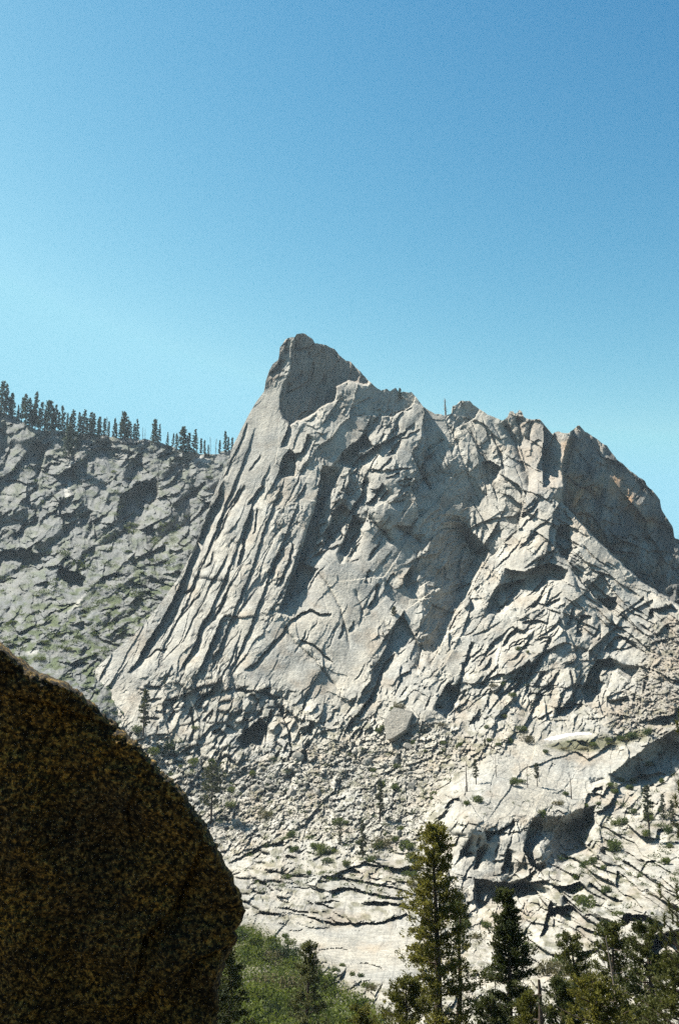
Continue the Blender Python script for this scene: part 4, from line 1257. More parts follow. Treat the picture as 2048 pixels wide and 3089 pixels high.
# the fine rubble between them: countless, one object
vs, fs, cs, off = [], [], [], 0
lows = []
for me in STONES_LOW:
    v = np.zeros(len(me.vertices) * 3, f4)
    me.vertices.foreach_get('co', v)
    f = np.zeros(len(me.polygons) * 3, np.int32)
    me.polygons.foreach_get('vertices', f)
    lows.append((v.reshape(-1, 3), f.reshape(-1, 3)))
spots = [(p, 0) for p in scatter(TALUS, 5000)] + [(p, 0) for p in scatter(SCREE, 500)] + [(p, 1) for p in scatter([(1010, 3005), (1100, 3040), (1190, 3080), (1200, 3120), (980, 3120)], 300)]
for (x, y), kind in spots:
    v, f = lows[rs.randint(5)]
    d = depth_m(x, y)
    s = rs.uniform(3.0, 8.0) * mpp(d) * 0.5
    a = rs.uniform(0, 6.28)
    ca, sa = math.cos(a), math.sin(a)
    q = v * (s, s, s * 0.8)
    q = np.stack([q[:, 0] * ca - q[:, 1] * sa, q[:, 0] * sa + q[:, 1] * ca, q[:, 2]], -1) + at(x, y, d)
    g = rs.uniform(0.8, 1.12)
    vs.append(q)
    fs.append(f + off)
    cs.append(np.tile(np.array((0.265 * g, 0.246 * g, 0.21 * g), f4), (len(v), 1)))
    off += len(v)
rub = link_mesh('rubble', raw_mesh('rubble', np.concatenate(vs), np.concatenate(fs), 3, color=np.concatenate(cs)), M_STONE)
tag(rub, 'fine pale rubble strewn over the talus below the cliff', kind='stuff')


# ================================================================ TREES
def tube(pts, radii, n=6):
    """tapered tube along points -> verts, faces(quads)"""
    pts = np.asarray(pts, float)
    V = []
    for i, p in enumerate(pts):
        d = pts[min(i + 1, len(pts) - 1)] - pts[max(i - 1, 0)]
        d = d / (np.linalg.norm(d) + 1e-9)
        a = np.cross(d, (0.31, 0.95, 0.05))
        a /= np.linalg.norm(a) + 1e-9
        b = np.cross(d, a)
        for k in range(n):
            t = 2 * math.pi * k / n
            V.append(p + radii[i] * (math.cos(t) * a + math.sin(t) * b))
    F = []
    for i in range(len(pts) - 1):
        for k in range(n):
            F.append((i * n + k, i * n + (k + 1) % n, (i + 1) * n + (k + 1) % n, (i + 1) * n + k))
    return np.array(V), np.array(F)


def join(parts):
    V, F, o = [], [], 0
    for v, f in parts:
        V.append(v)
        F.append(f + o)
        o += len(v)
    return np.concatenate(V), np.concatenate(F)


def tris(cent, size, rng, elong=2.2, up=0.3, dirs=None):
    """one thin triangle per centre"""
    n = len(cent)
    d = rng.normal(size=(n, 3))
    if dirs is not None:
        d = d * 0.6 + dirs
    d[:, 2] += up
    d /= np.linalg.norm(d, axis=1)[:, None]
    e = np.cross(d, rng.normal(size=(n, 3)))
    e /= np.linalg.norm(e, axis=1)[:, None] + 1e-9
    s = (size * rng.uniform(0.6, 1.3, n))[:, None]
    a = cent - d * s * 0.5 * elong
    b = cent + d * s * 0.5 * elong + e * s * 0.5
    c = cent + d * s * 0.4 * elong - e * s * 0.5
    return np.stack([a, b, c], 1).reshape(-1, 3), np.arange(3 * n).reshape(-1, 3)


def conifer(seed, h, rad_, crown_from=0.15, power=0.8, nb=40, cpb=7, csize=0.5, tpc=2, droop=-0.15, patchy=0.25, lean=0.0, branch_r=0.035, round_top=0.0, clump=0.0):
    """returns trunk (verts, faces), branches, needle triangles for a tree of height h standing at the origin"""
    rng = np.random.RandomState(seed)
    bend = np.cumsum(rng.normal(size=(9, 2)) * 0.006 * h, 0)
    zt = np.linspace(0, 1, 9)
    tp = np.stack([bend[:, 0] * zt + lean * h * zt, bend[:, 1] * zt, zt * h], -1)
    tr = (0.016 * h + 0.05) * (1 - zt) ** 0.8 + 0.015
    trunk = tube(tp, tr, 7)
    br, cen, dr = [], [], []
    for i in range(nb):
        f = crown_from + (1 - crown_from) * ((i + rng.uniform(0, 1)) / nb) ** 0.95
        f = min(f, 0.985)
        if rng.rand() < patchy * (1 - f):
            continue
        g = (f - crown_from) / (1 - crown_from)
        prof = (1 - g) ** power
        if round_top:
            prof = (1 - round_top) * prof + round_top * math.sqrt(max(1 - (1.9 * g - 0.9) ** 2, 0.03))
        L = rad_ * prof * rng.uniform(0.55, 1.15) + 0.02 * h
        az = i * 2.399 + rng.uniform(-0.5, 0.5)
        el = 0.55 * g + droop + rng.uniform(-0.15, 0.15)
        dv = np.array([math.cos(az) * math.cos(el), math.sin(az) * math.cos(el), math.sin(el)])
        o = np.array([np.interp(f, zt, tp[:, 0]), np.interp(f, zt, tp[:, 1]), f * h])
        mid = o + dv * L * 0.55 + (0, 0, -0.03 * L)
        end = o + dv * L + (0, 0, 0.06 * L)
        br.append(tube([o, mid, end], [branch_r * L ** 0.5, branch_r * 0.6 * L ** 0.5, 0.008], 3))
        for k in range(max(2, int(cpb * (0.35 + 0.65 * prof)))):
            t = rng.uniform(0.22, 1.03)
            c = o + dv * L * t + rng.normal(size=3) * (0.10 * L * (0.4 + t), 0.10 * L * (0.4 + t), 0.05 * L + 0.04)
            c[2] += (-0.03 + 0.06 * t) * L
            for q in range(tpc):
                cen.append(c + rng.normal(size=3) * max(csize * 0.35, clump))
                dr.append(dv)
    cen = np.array(cen)
    need = tris(cen, csize, rng, dirs=np.array(dr))
    return trunk, join(br), need


def tree_meshes(key, tree, bark, needle):
    t, b, n = tree
    mt = raw_mesh(key + '_trunk', *t, 4, flat=False)
    mb = raw_mesh(key + '_branches', *b, 4, flat=False)
    mn = raw_mesh(key + '_crown', *n, 3)
    mt.materials.append(bark)
    mb.materials.append(bark)
    mn.materials.append(needle)
    return mt, mb, mn


def plant_tree(name, ms, loc, s, rz, label, group=None, branches=True):
    r = empty(name, loc, rz, s)
    tag(r, label, 'tree', group)
    link_mesh('trunk', ms[0], None, r)
    if branches:
        tag(link_mesh('branches', ms[1], None, r), kind='stuff')
    tag(link_mesh('crown', ms[2], None, r), kind='stuff')
    return r


# --- conifers along the left skyline (unit height 10, scaled)
FAR = [tree_meshes('far%d' % k, conifer(100 + k, 10.0, rr_, cf, pw, nb=40, cpb=9, csize=0.34, tpc=4, droop=-0.25, patchy=pt), M_BARK, M_NEEDLE_FAR)
       for k, (rr_, cf, pw, pt) in enumerate([(1.6, 0.06, 0.55, 0.1), (1.3, 0.1, 0.6, 0.2), (1.9, 0.05, 0.7, 0.1), (1.2, 0.15, 0.45, 0.35), (1.7, 0.1, 0.5, 0.2)])]
FAR_WIDE = tree_meshes('farw', conifer(120, 10.0, 2.6, 0.04, 0.42, nb=54, cpb=11, csize=0.36, tpc=4, droop=-0.2, patchy=0.05), M_BARK, M_NEEDLE_FAR)
FAR_THIN = tree_meshes('fart', conifer(121, 10.0, 0.75, 0.25, 0.6, nb=22, cpb=3, csize=0.32, tpc=1, droop=-0.2, patchy=0.5, branch_r=0.05), M_DEAD, M_NEEDLE_FAR)
RIDGE = [  # tip x, tip y, base y in the 1568-wide crop of the photo's upper left, kind
    (5, 90, 315, 0), (40, 115, 325, 1), (75, 175, 345, 5), (24, 190, 335, 2), (58, 210, 345, 1), (118, 255, 370, 0), (140, 205, 372, 3), (165, 180, 375, 2), (190, 205, 380, 0), (228, 168, 390, 1), (212, 240, 400, 3), (262, 225, 415, 2),
    (290, 285, 420, 1), (325, 224, 430, 5), (345, 280, 430, 0), (362, 252, 435, 1), (385, 300, 440, 3), (410, 258, 470, 2), (440, 310, 455, 1), (478, 285, 470, 0), (462, 330, 470, 3), (510, 300, 480, 2), (543, 283, 485, 0), (528, 330, 480, 1), (580, 298, 480, 2), (562, 340, 480, 3),
    (615, 310, 482, 1), (638, 350, 482, 0), (655, 330, 482, 2), (680, 345, 482, 3), (700, 335, 480, 6), (712, 365, 480, 3), (742, 340, 482, 1), (765, 375, 482, 3), (790, 345, 482, 3), (815, 300, 484, 5), (838, 352, 482, 1), (856, 362, 482, 0), (880, 380, 482, 3), (898, 345, 482, 2), (935, 405, 482, 6), (952, 410, 480, 6),
    (1012, 345, 520, 5), (1040, 380, 520, 2), (1098, 433, 520, 2), (1132, 445, 540, 1), (1160, 443, 552, 0), (1205, 398, 578, 5), (1238, 440, 575, 3), (1270, 412, 578, 2), (1292, 468, 585, 6), (1318, 475, 592, 3), (1342, 488, 594, 3), (1380, 470, 594, 6), (1415, 478, 594, 6), (1440, 490, 580, 3),
    (1480, 425, 578, 2), (1500, 470, 574, 1), (1524, 470, 572, 3), (1368, 520, 592, 3), (108, 290, 372, 3), (250, 290, 420, 3), (600, 360, 482, 3)]
ORD = ['first', 'second', 'third', 'fourth', 'fifth', 'sixth', 'seventh', 'eighth', 'ninth', 'tenth', 'eleventh', 'twelfth', 'thirteenth', 'fourteenth', 'fifteenth', 'sixteenth', 'seventeenth', 'eighteenth', 'nineteenth', 'twentieth', 'twenty-first', 'twenty-second', 'twenty-third', 'twenty-fourth', 'twenty-fifth', 'twenty-sixth', 'twenty-seventh', 'twenty-eighth']
SPECIAL = {0: 'tallest dark conifer at the left end of the skyline row', 9: 'slim spire like conifer rising above its neighbours at the left skyline', 35: 'broad pointed conifer standing tallest in the middle of the skyline row',
           42: 'thick dense conifer standing apart on the ledge right of a gap', 47: 'tall conifer highest of the clump left of the bare snags', 56: 'clear open crowned conifer nearest the mountain edge'}
SPECIAL = {j_: t_ for (j_, t_) in [(RIDGE.index(t0), lab0) for t0, lab0 in [
    ((5, 90, 315, 0), 'tallest dark conifer at the left end of the skyline row'), ((228, 168, 390, 1), 'slim spire like conifer rising above its neighbours at the left skyline'),
    ((815, 300, 484, 5), 'broad pointed conifer standing tallest in the middle of the skyline row'), ((1012, 345, 520, 5), 'thick dense conifer standing apart on the ledge right of a skyline gap'),
    ((1205, 398, 578, 5), 'tall conifer highest of the clump left of the bare skyline trunks'), ((1480, 425, 578, 2), 'open crowned conifer standing nearest the mountain edge on the skyline')]]}
MARK = {0: 'the leftmost skyline conifer', 1: 'the slim spire on the left skyline', 2: 'the broad tallest skyline conifer', 3: 'the thick skyline conifer standing apart', 4: 'the tall clump conifer on the skyline', 5: 'the open crowned skyline conifer'}
KINDS_ = {0: 'dark conifer', 1: 'narrow dark conifer', 2: 'bushy dark conifer', 3: 'sparse thin conifer', 4: 'conifer', 5: 'broad dark conifer', 6: 'bare grey trunk'}
sect, cnt, RLAB = -1, 0, {}
for j_ in sorted(range(len(RIDGE)), key=lambda q: RIDGE[q][0]):
    if j_ in SPECIAL:
        sect, cnt = sect + 1, 0
        RLAB[j_] = SPECIAL[j_]
    else:
        RLAB[j_] = '%s, %s tree to the right of %s' % (KINDS_[RIDGE[j_][3]], ORD[cnt], MARK[max(sect, 0)])
        cnt += 1
for i, (a, b, c, k) in enumerate(RIDGE):
    X, Yt, Yb = a / 2.178, 1100 + b / 2.178, 1100 + c / 2.178
    i_ = int(np.clip((X + 260) / 1210 * (NXA - 1), 0, NXA - 1))
    Yb = max(Yb, topA[i_] + 1.0)
    d = depth_a(X, Yb)
    p = at(X, Yb, d)
    h = (Yb - Yt) * mpp(d) * 1.03
    ms = FAR_WIDE if k == 5 else FAR_THIN if k == 6 else FAR[k]
    nm = 'dead_tree' if k == 6 else 'conifer'
    lab = RLAB[i]
    tr_ = plant_tree(nm, ms, (p[0], p[1] + 1.0, p[2] - 0.5), h / 10.0, rs.uniform(0, 6.28), lab, 'bare trunks on the left skyline' if k == 6 else 'conifers along the left skyline', branches=(k == 6))
    w_ = rs.uniform(0.62, 0.95) * h / 10.0
    tr_.scale = (w_, w_, h / 10.0)
    tr_.rotation_euler = (rs.normal() * 0.03, rs.normal() * 0.03, rs.uniform(0, 6.28))
for (a, b, c, k, lab) in [(450, 388, 600, 5, 'dark conifer standing below the skyline on the left hillside, largest of the three there'), (205, 300, 410, 0, 'olive green bushy conifer just under the skyline trees at far left'),
                          (1118, 610, 690, 0, 'small dark conifer on the hazy hillside below the skyline gap'), (505, 440, 560, 1, 'narrow conifer on the slope right of the largest hillside conifer'),
                          (1035, 640, 860, 6, 'pale bare trunk standing against the shaded wall of the left hillside')]:
    X, Yt, Yb = a / 2.178, 1100 + b / 2.178, 1100 + c / 2.178
    d = depth_a(X, Yb) - 6
    p = at(X, Yb, d)
    ms = FAR_WIDE if k == 5 else FAR_THIN if k == 6 else FAR[k]
    plant_tree('dead_tree' if k == 6 else 'conifer', ms, p, (Yb - Yt) * mpp(d) / 10, rs.uniform(0, 6.28), lab, branches=(k == 6))

# --- pines on the face, the talus and the bluff
MID = [tree_meshes('mid%d' % k, conifer(140 + k, 10.0, rr_, cf, pw, nb=54, cpb=10, csize=0.22, tpc=6, droop=dp, patchy=pt, round_top=rt), M_BARK, M_NEEDLE)
       for k, (rr_, cf, pw, dp, pt, rt) in enumerate([(2.6, 0.3, 0.5, 0.05, 0.3, 0.8), (1.25, 0.28, 0.5, -0.1, 0.5, 0.0), (1.7, 0.06, 0.7, -0.1, 0.25, 0.0), (1.5, 0.35, 0.4, 0.1, 0.4, 0.5)])]
for (X, Yt, Yb, k, lab) in [
        (637, 2322, 2482, 0, 'bushy round crowned pine on the talus beside the dark boulder edge'),
        (1146, 2366, 2480, 1, 'slim sparse conifer alone in the middle of the pale talus'),
        (1026, 2486, 2545, 2, 'short bushy conifer above the ledges, left of the dark narrow one'),
        (1094, 2484, 2586, 2, 'dark narrow conifer at the top of the pale ledges'),
        (1188, 1832, 1907, 3, 'lone small pine on a ledge in the middle of the mountain face'),
        (1620, 2308, 2371, 3, 'small live pine among bare snags on the granite bluff'),
        (1958, 2384, 2520, 1, 'thin ragged pine on the terrace at the right edge'),
        (2000, 2400, 2470, 2, 'small dense conifer on the shaded terrace right of the ragged pine'),
        (2030, 2420, 2490, 2, 'dark small conifer at the very right edge of the terrace'),
        (1436, 2296, 2366, 1, 'half dead pine with a few green boughs on the bluff edge'),
        (1207, 1168, 1210, 3, 'tiny pine on the crest right of the summit'),
        (1463, 2230, 2262, 3, 'small pale green pine on the gravel above the bluff'),
        (432, 2090, 2230, 1, 'grey green tall pine at the foot of the left slabs'),
        (497, 2040, 2072, 2, 'very small dark conifer on the lower left slab edge')]:
    d = depth_m(X, Yb)
    p = at(X, Yb, d)
    plant_tree('pine_tree', MID[k], (p[0], p[1] - 0.5, p[2] - 0.3), (Yb - Yt) * mpp(d) / 10 * 1.02, rs.uniform(0, 6.28), lab)


def snag(seed, h, r0, nb=10, lean=0.0, bl=0.12, kink=0.01):
    rng = np.random.RandomState(seed)
    zt = np.linspace(0, 1, 8)
    b = np.cumsum(rng.normal(size=(8, 2)) * kink * h, 0)
    tp = np.stack([b[:, 0] * zt + lean * h * zt, b[:, 1] * zt, zt * h], -1)
    t = tube(tp, r0 * (1 - 0.75 * zt), 7)
    br = []
    for i in range(nb):
        f = rng.uniform(0.3, 0.98)
        az = rng.uniform(0, 6.28)
        L = bl * h * rng.uniform(0.4, 1.2)
        o = np.array([np.interp(f, zt, tp[:, 0]), np.interp(f, zt, tp[:, 1]), f * h])
        e = o + L * np.array([math.cos(az), math.sin(az), rng.uniform(-0.3, 0.4)])
        br.append(tube([o, (o + e) / 2 + (0, 0, -0.08 * L), e], [r0 * 0.25, r0 * 0.18, r0 * 0.06], 3))
    return t, br


def plant_snag(name, sn, loc, s, rz, label, mat, group=None, near=False):
    r = empty(name, loc, rz, s)
    tag(r, label, 'dead tree', group)
    link_mesh('trunk', raw_mesh('trunk', *sn[0], 4, flat=False), mat, r)
    if near:
        for b_ in sn[1]:
            link_mesh('branch', raw_mesh('branch', *b_, 4, flat=False), mat, r)
    else:
        tag(link_mesh('branches', raw_mesh('branches', *join(sn[1]), 4, flat=False), mat, r), kind='stuff')
    return r


for j, (X, Yt, Yb, r0, nb, lab) in enumerate([
        (1408, 2300, 2388, 0.28, 3, 'bare reddish trunk, leftmost of the snags on the bluff'), (1496, 2272, 2344, 0.18, 4, 'thin bare trunk on the bluff beside the small crack'),
        (1591, 2304, 2376, 0.18, 4, 'thin bare trunk just left of the live pine on the bluff'), (1723, 2330, 2409, 0.24, 3, 'bare trunk at the right end of the row on the bluff'),
        (1419, 2352, 2382, 0.14, 2, 'short broken stub beside the leftmost snag on the bluff'), (1344, 1197, 1258, 0.55, 40, 'lone dead pine standing on the crest notch against the sky'),
        (2046, 1610, 1640, 0.2, 6, 'small dead tree on the far right end of the crest')]):
    d = depth_m(X, Yb) + (0 if Yb > 1700 else 3)
    p = at(X, Yb, d)
    plant_snag('dead_tree', snag(200 + j, 10.0, r0, nb, bl=0.12 if nb > 20 else 0.09), (p[0], p[1] - 0.3, p[2] - 0.3), (Yb - Yt) * mpp(d) / 10, 0.5 * j, lab, M_BARK if j < 5 else M_DEAD)


# --- shrubs
def shrub_mesh(key, seed, mat, n=800, w=1.0, hgt=0.8, size=0.10):
    rng = np.random.RandomState(seed)
    k = 7
    cc = np.stack([rng.uniform(-0.6, 0.6, k) * w, rng.uniform(-0.6, 0.6, k) * w, rng.uniform(0.25, 0.65, k) * hgt], -1)
    rr_ = rng.uniform(0.3, 0.5, k)
    ci = rng.randint(0, k, n)
    d = rng.normal(size=(n, 3))
    d /= np.linalg.norm(d, axis=1)[:, None]
    c = cc[ci] + d * (rr_[ci] * rng.uniform(0.55, 1.05, n))[:, None]
    c[:, 2] = np.abs(c[:, 2])
    v, f = tris(c, np.full(n, size), rng, elong=1.3, up=0.4)
    me = raw_mesh(key, v, f, 3)
    me.materials.append(mat)
    return me


SHRUBS = [shrub_mesh('shrub_a', 1, M_LEAF), shrub_mesh('shrub_b', 2, M_LEAF), shrub_mesh('shrub_c', 3, M_LEAF), shrub_mesh('shrub_d', 4, M_LEAF_DRY), shrub_mesh('shrub_e', 5, M_LEAF_DEEP)]


def shrub_zone(X, Y, px):
    size = 'large' if px > 52 else 'mid sized' if px > 36 else 'small'
    if X > 1560 and Y < 2300:
        z = 'by the grassy ledge under the right cliff'
    elif X > 1280 and 2300 <= Y < 2480:
        z = 'on top of the granite bluff' if X < 1780 else 'on the shaded terrace right of the bluff'
    elif X > 1700 and Y >= 2480:
        z = 'among the slanting slabs at the right'
    elif X > 1480 and Y >= 2780:
        z = 'under the bluff beside the near pines'
    elif X > 1280 and Y >= 2480:
        z = 'at the foot of the bluff behind the tall near conifer'
    elif Y > 2790:
        z = 'at the lower edge of the smooth pale slab'
    elif Y > 2500 and X > 1120:
        z = 'in the gully left of the granite bluff'
    elif Y > 2480:
        z = 'on the broken ledges above the smooth slab'
    elif Y > 2270 and X > 1000:
        z = 'on the talus around the slim lone conifer'
    elif X > 1280:
        z = 'in cracks at the foot of the right buttress'
    elif X > 1000:
        z = 'beside the perched block under the cliff'
    else:
        z = 'among the broken blocks at the left cliff foot'
    return '%s green shrub %s' % (size, z), '%s shrubs %s' % (size, z)


def put_shrub(X, Y, px, label, group, k=None, on='m', flat=0.9):
    d = depth_m(X, Y) if on == 'm' else depth_a(X, Y)
    s = px * mpp(d) * 0.5
    p = at(X, Y, d)
    o = bpy.data.objects.new('shrub', SHRUBS[rs.randint(0, 3) if k is None else k])
    col.objects.link(o)
    o.location = (p[0], p[1] - 0.3 * s, p[2] - 0.1 * s)
    o.scale = (s, s, s * flat)
    o.rotation_euler = (0, 0, rs.uniform(0, 6.28))
    tag(o, label, 'shrub', group)


SH_SPOTS = [(1573, 2189, 50), (1584, 2222, 48), (1541, 2232, 28), (1643, 2262, 26), (1908, 2211, 60), (1957, 2203, 40), (1876, 2222, 36), (1303, 2387, 30), (1300, 2402, 26), (1433, 2403, 46), (1408, 2416, 34),
            (1546, 2351, 44), (1573, 2350, 30), (1689, 2414, 44), (1708, 2389, 30), (1633, 2452, 44), (1844, 2541, 60), (1860, 2550, 50), (2006, 2589, 46), (1814, 2438, 24), (1844, 2360, 40), (1876, 2346, 36), (1849, 2381, 36),
            (1232, 2549, 44), (1249, 2581, 52), (1232, 2605, 44), (1254, 2657, 50), (1240, 2630, 44), (1405, 2770, 72), (1385, 2740, 60), (1362, 2716, 60), (1443, 2814, 50), (1460, 2781, 44), (1768, 2603, 46), (1790, 2590, 40), (1833, 2676, 46), (1741, 2657, 44),
            (1768, 2711, 70), (1750, 2700, 50), (1665, 2906, 90), (1719, 2916, 80), (1690, 2890, 70), (1827, 2792, 56), (1600, 2846, 50), (1075, 2155, 24), (1141, 2198, 40), (1150, 2190, 30), (1202, 2125, 36), (1190, 2132, 28), (1198, 2307, 30), (1129, 2318, 28),
            (1152, 2364, 34), (1190, 2368, 40), (882, 2513, 36), (953, 2544, 36), (980, 2555, 54), (1000, 2562, 36), (892, 2555, 30), (1018, 2471, 44), (1048, 2476, 26), (1156, 2532, 60), (1140, 2545, 44), (1202, 2496, 34), (1225, 2544, 46), (808, 2452, 34),
            (1328, 2180, 28), (1514, 2062, 34), (593, 2189, 34), (516, 2245, 50), (589, 2291, 44), (796, 2452, 54), (880, 2512, 30), (421, 2193, 50), (702, 2379, 36), (990, 2590, 40), (1115, 2590, 50), (1040, 2600, 36), (860, 2640, 34), (930, 2630, 26),
            (760, 2330, 30), (640, 2290, 34), (470, 2260, 44), (700, 2420, 40), (1900, 2370, 40), (1950, 2450, 46), (1880, 2470, 44), (2020, 2500, 40), (1960, 2300, 30), (1830, 2225, 34), (1790, 2240, 30), (1745, 2640, 40), (1925, 2640, 26), (1965, 2690, 30),
            (1030, 2905, 30), (1010, 2920, 36), (1065, 2935, 26), (1085, 2940, 28), (1110, 2965, 46), (1130, 2975, 40), (880, 2835, 44), (860, 2815, 36), (920, 2845, 36), (1470, 2190, 22), (1390, 2240, 30), (1500, 2240, 26), (1330, 2130, 22)]
extra = [(x, y, rs.uniform(16, 36)) for poly, n in [([(1700, 2480), (1850, 2330), (2060, 2330), (2060, 2560), (1830, 2560)], 22), ([(1640, 2640), (1800, 2560), (2040, 2680), (2040, 2800), (1680, 2900)], 26),
                                                    ([(700, 2480), (1280, 2480), (1280, 2640), (700, 2600)], 26), ([(450, 2240), (640, 2290), (640, 2420), (560, 2400)], 10), ([(1180, 2180), (1420, 2110), (1600, 2180), (1300, 2330)], 14),
                                                    ([(1560, 1950), (1700, 2000), (1560, 2160), (1400, 2140)], 10)] for (x, y) in scatter(poly, n // 2)]
for i, (x, y, s) in enumerate(SH_SPOTS + extra):
    put_shrub(x, y + s * 0.3, s * 1.1, *shrub_zone(x, y, s), k=(3 if rs.rand() < 0.12 else None), flat=rs.uniform(0.8, 1.3))
for (x, y, s) in [(405, 1588, 60), (380, 1596, 40), (392, 1666, 34), (235, 1924, 40), (111, 1800, 30), (287, 1973, 30), (405, 1395, 36), (345, 1425, 30), (633, 1444, 36), (130, 1940, 54), (200, 1960, 44), (175, 1915, 36), (60, 1990, 60), (120, 1990, 50),
                  (330, 2010, 30), (300, 2040, 44), (360, 2080, 50), (380, 2130, 44), (420, 2160, 44), (40, 1880, 40), (460, 1690, 24), (430, 1730, 26), (350, 1790, 24), (500, 1640, 22), (560, 1560, 22), (250, 1860, 26), (30, 1940, 40), (330, 1850, 24), (420, 1800, 24)]:
    put_shrub(x, y, s, 'low green shrub on the hazy left hillside', 'green shrubs on the left hillside', on='a', flat=0.6)
for (x, y) in scatter([(1660, 2245), (1760, 2232), (1900, 2215), (1970, 2203), (1960, 2215), (1850, 2245), (1760, 2262), (1690, 2262)], 20):
    put_shrub(x, y, rs.uniform(16, 34), 'low olive shrub on the grassy ledge below the snow patch', 'low shrubs on the grassy ledge', k=rs.choice([3, 3, 0]), flat=0.5)

# thick bushes on the valley floor below the slab
FIELD = [(700, 2800), (780, 2800), (880, 2880), (980, 2950), (1060, 3010), (1150, 3080), (1150, 3150), (620, 3150), (640, 2950)]
for (x, y) in sorted(scatter(FIELD, 92), key=lambda p: p[1]):
    px_ = rs.uniform(45, 110)
    z = 'against the dark boulder' if x < 740 else 'along the upper edge of the thicket under the slab' if y < 2870 + 0.3 * (x - 740) else 'around the pointed green conifer' if x < 1000 else 'by the gravel patch at the bottom'
    sz = 'large' if px_ > 85 else 'mid sized' if px_ > 62 else 'small'
    put_shrub(x, y + 10, px_, '%s leafy bush %s' % (sz, z), '%s bushes %s' % (sz, z), k=rs.choice([0, 1, 2, 4, 3], p=[.25, .25, .2, .2, .1]), flat=rs.uniform(0.9, 1.5))

# small brush in the cracks of hillside, talus and ledges: countless
rng_ = np.random.RandomState(19)
cu, sz_ = [], []
for poly, n_, a_, lo_, hi_ in [([(-100, 1700), (420, 1600), (560, 1560), (480, 1800), (300, 1990), (-100, 2080)], 220, 1, 12, 36), ([(20, 1380), (560, 1380), (620, 1480), (480, 1600), (60, 1560)], 50, 1, 8, 22),
                               ([(430, 2230), (900, 2260), (1320, 2190), (1400, 2260), (1270, 2560), (650, 2570)], 190, 0, 8, 26), ([(690, 2500), (1290, 2540), (1290, 2740), (760, 2700)], 80, 0, 9, 30),
                               ([(1700, 2470), (2060, 2330), (2060, 2700), (1650, 2800)], 120, 0, 10, 34), ([(1340, 2320), (1780, 2300), (1780, 2440), (1340, 2480)], 24, 0, 6, 16), ([(1330, 1960), (1960, 1960), (1900, 2210), (1330, 2190)], 46, 0, 6, 16)]:
    for (x, y) in scatter(poly, n_):
        d = depth_a(x, y) if a_ else depth_m(x, y)
        px_ = rng_.uniform(lo_, hi_) * mpp(d)
        c_ = at(x, y, d)
        q_ = rng_.normal(size=(60, 3)) * (0.28 * px_, 0.2 * px_, 0.14 * px_) + c_ + (0, 0, 0.12 * px_)
        cu.append(q_)
        sz_.append(np.full(60, 0.11 * px_))
v_, f_ = tris(np.concatenate(cu), np.concatenate(sz_), rng_, elong=1.4, up=0.4)
tag(link_mesh('brush', raw_mesh('brush', v_, f_, 3), M_LEAF), 'small green brush in the cracks of the hillside, talus and ledges', kind='stuff')

# low growth between the bushes: countless
rng_ = np.random.RandomState(9)
cu = []
for (x, y) in scatter(FIELD, 1500):
    d = depth_m(x, y)
    p = at(x, y, d)
    n_ = 22
    w_ = rng_.uniform(0.8, 2.2)
    cu.append(p + rng_.normal(size=(n_, 3)) * (w_, w_, 0.5 * w_) + (0, 0, 0.5 * w_))
cu = np.concatenate(cu)
v_, f_ = tris(cu, np.full(len(cu), 0.42), rng_, elong=1.4, up=0.4)
tag(link_mesh('undergrowth', raw_mesh('undergrowth', v_, f_, 3), M_LEAF), 'low green undergrowth between the bushes on the valley floor', kind='stuff')

# ================================================================ NEAR TREES (on the slope below the camera)
def near_tree(name, seed, X, Yt, Dm, rad_px, label, mat=M_NEEDLE_NEAR, crown_from=0.1, power=0.6, nb=110, cpb=22, csize=0.30, tpc=4, droop=-0.1, patchy=0.3, lean=0.0, round_top=0.0):
    p = at(X, Yt, Dm)
    gz = ground_z(Dm) - 0.3
    h = p[2] - gz
    t = conifer(seed, h, rad_px * mpp(Dm), crown_from, power, nb, cpb, csize * 0.72, int(tpc * 1.6), droop, patchy, lean, 0.035, round_top, csize * 0.75)
    ms = tree_meshes(name + str(seed), t, M_BARK, mat)
    return plant_tree(name, ms, (p[0] - lean * h, Dm, gz), 1.0, 0.0, label)


near_tree('conifer', 501, 1312, 2496, 75, 128, 'tall olive conifer in front of the pale slab, tallest of the near trees', crown_from=0.12, power=0.55, nb=140, cpb=24, csize=0.15, tpc=11, patchy=0.4)
near_tree('conifer', 502, 1372, 2690, 78, 66, 'thin half bare conifer hidden close behind the tallest near tree', mat=M_NEEDLE_DARK, nb=70, cpb=9, csize=0.13, tpc=9, patchy=0.6)
near_tree('conifer', 503, 1519, 2688, 68, 112, 'dense dark conifer right of the tallest near tree, tiered boughs', mat=M_NEEDLE_DARK, power=0.75, nb=100, cpb=28, csize=0.14, tpc=12, droop=-0.15, patchy=0.25)
near_tree('conifer', 504, 920, 2845, 110, 110, 'green conifer with a pointed top rising from the thicket', mat=M_NEEDLE, power=0.8, nb=80, cpb=18, csize=0.2, tpc=9)
near_tree('conifer', 505, 700, 2860, 95, 100, 'dark conifer tucked against the lower edge of the big boulder', mat=M_NEEDLE_DARK, power=0.7, nb=80, cpb=18, csize=0.18, tpc=9)
near_tree('conifer', 506, 1225, 2960, 70, 110, 'low bushy olive conifer at the foot of the tallest near tree', power=0.45, nb=80, cpb=20, csize=0.12, tpc=11, round_top=0.5)
near_tree('conifer', 507, 1090, 3040, 80, 70, 'small rounded olive conifer at the bottom edge', power=0.5, nb=60, cpb=16, csize=0.13, tpc=10, round_top=0.6)
near_tree('conifer', 508, 1850, 2790, 48, 140, 'ragged dark pine with brown boughs at the lower right', mat=M_NEEDLE_DARK, power=0.5, nb=80, cpb=18, csize=0.09, tpc=12, patchy=0.45, droop=0.05)
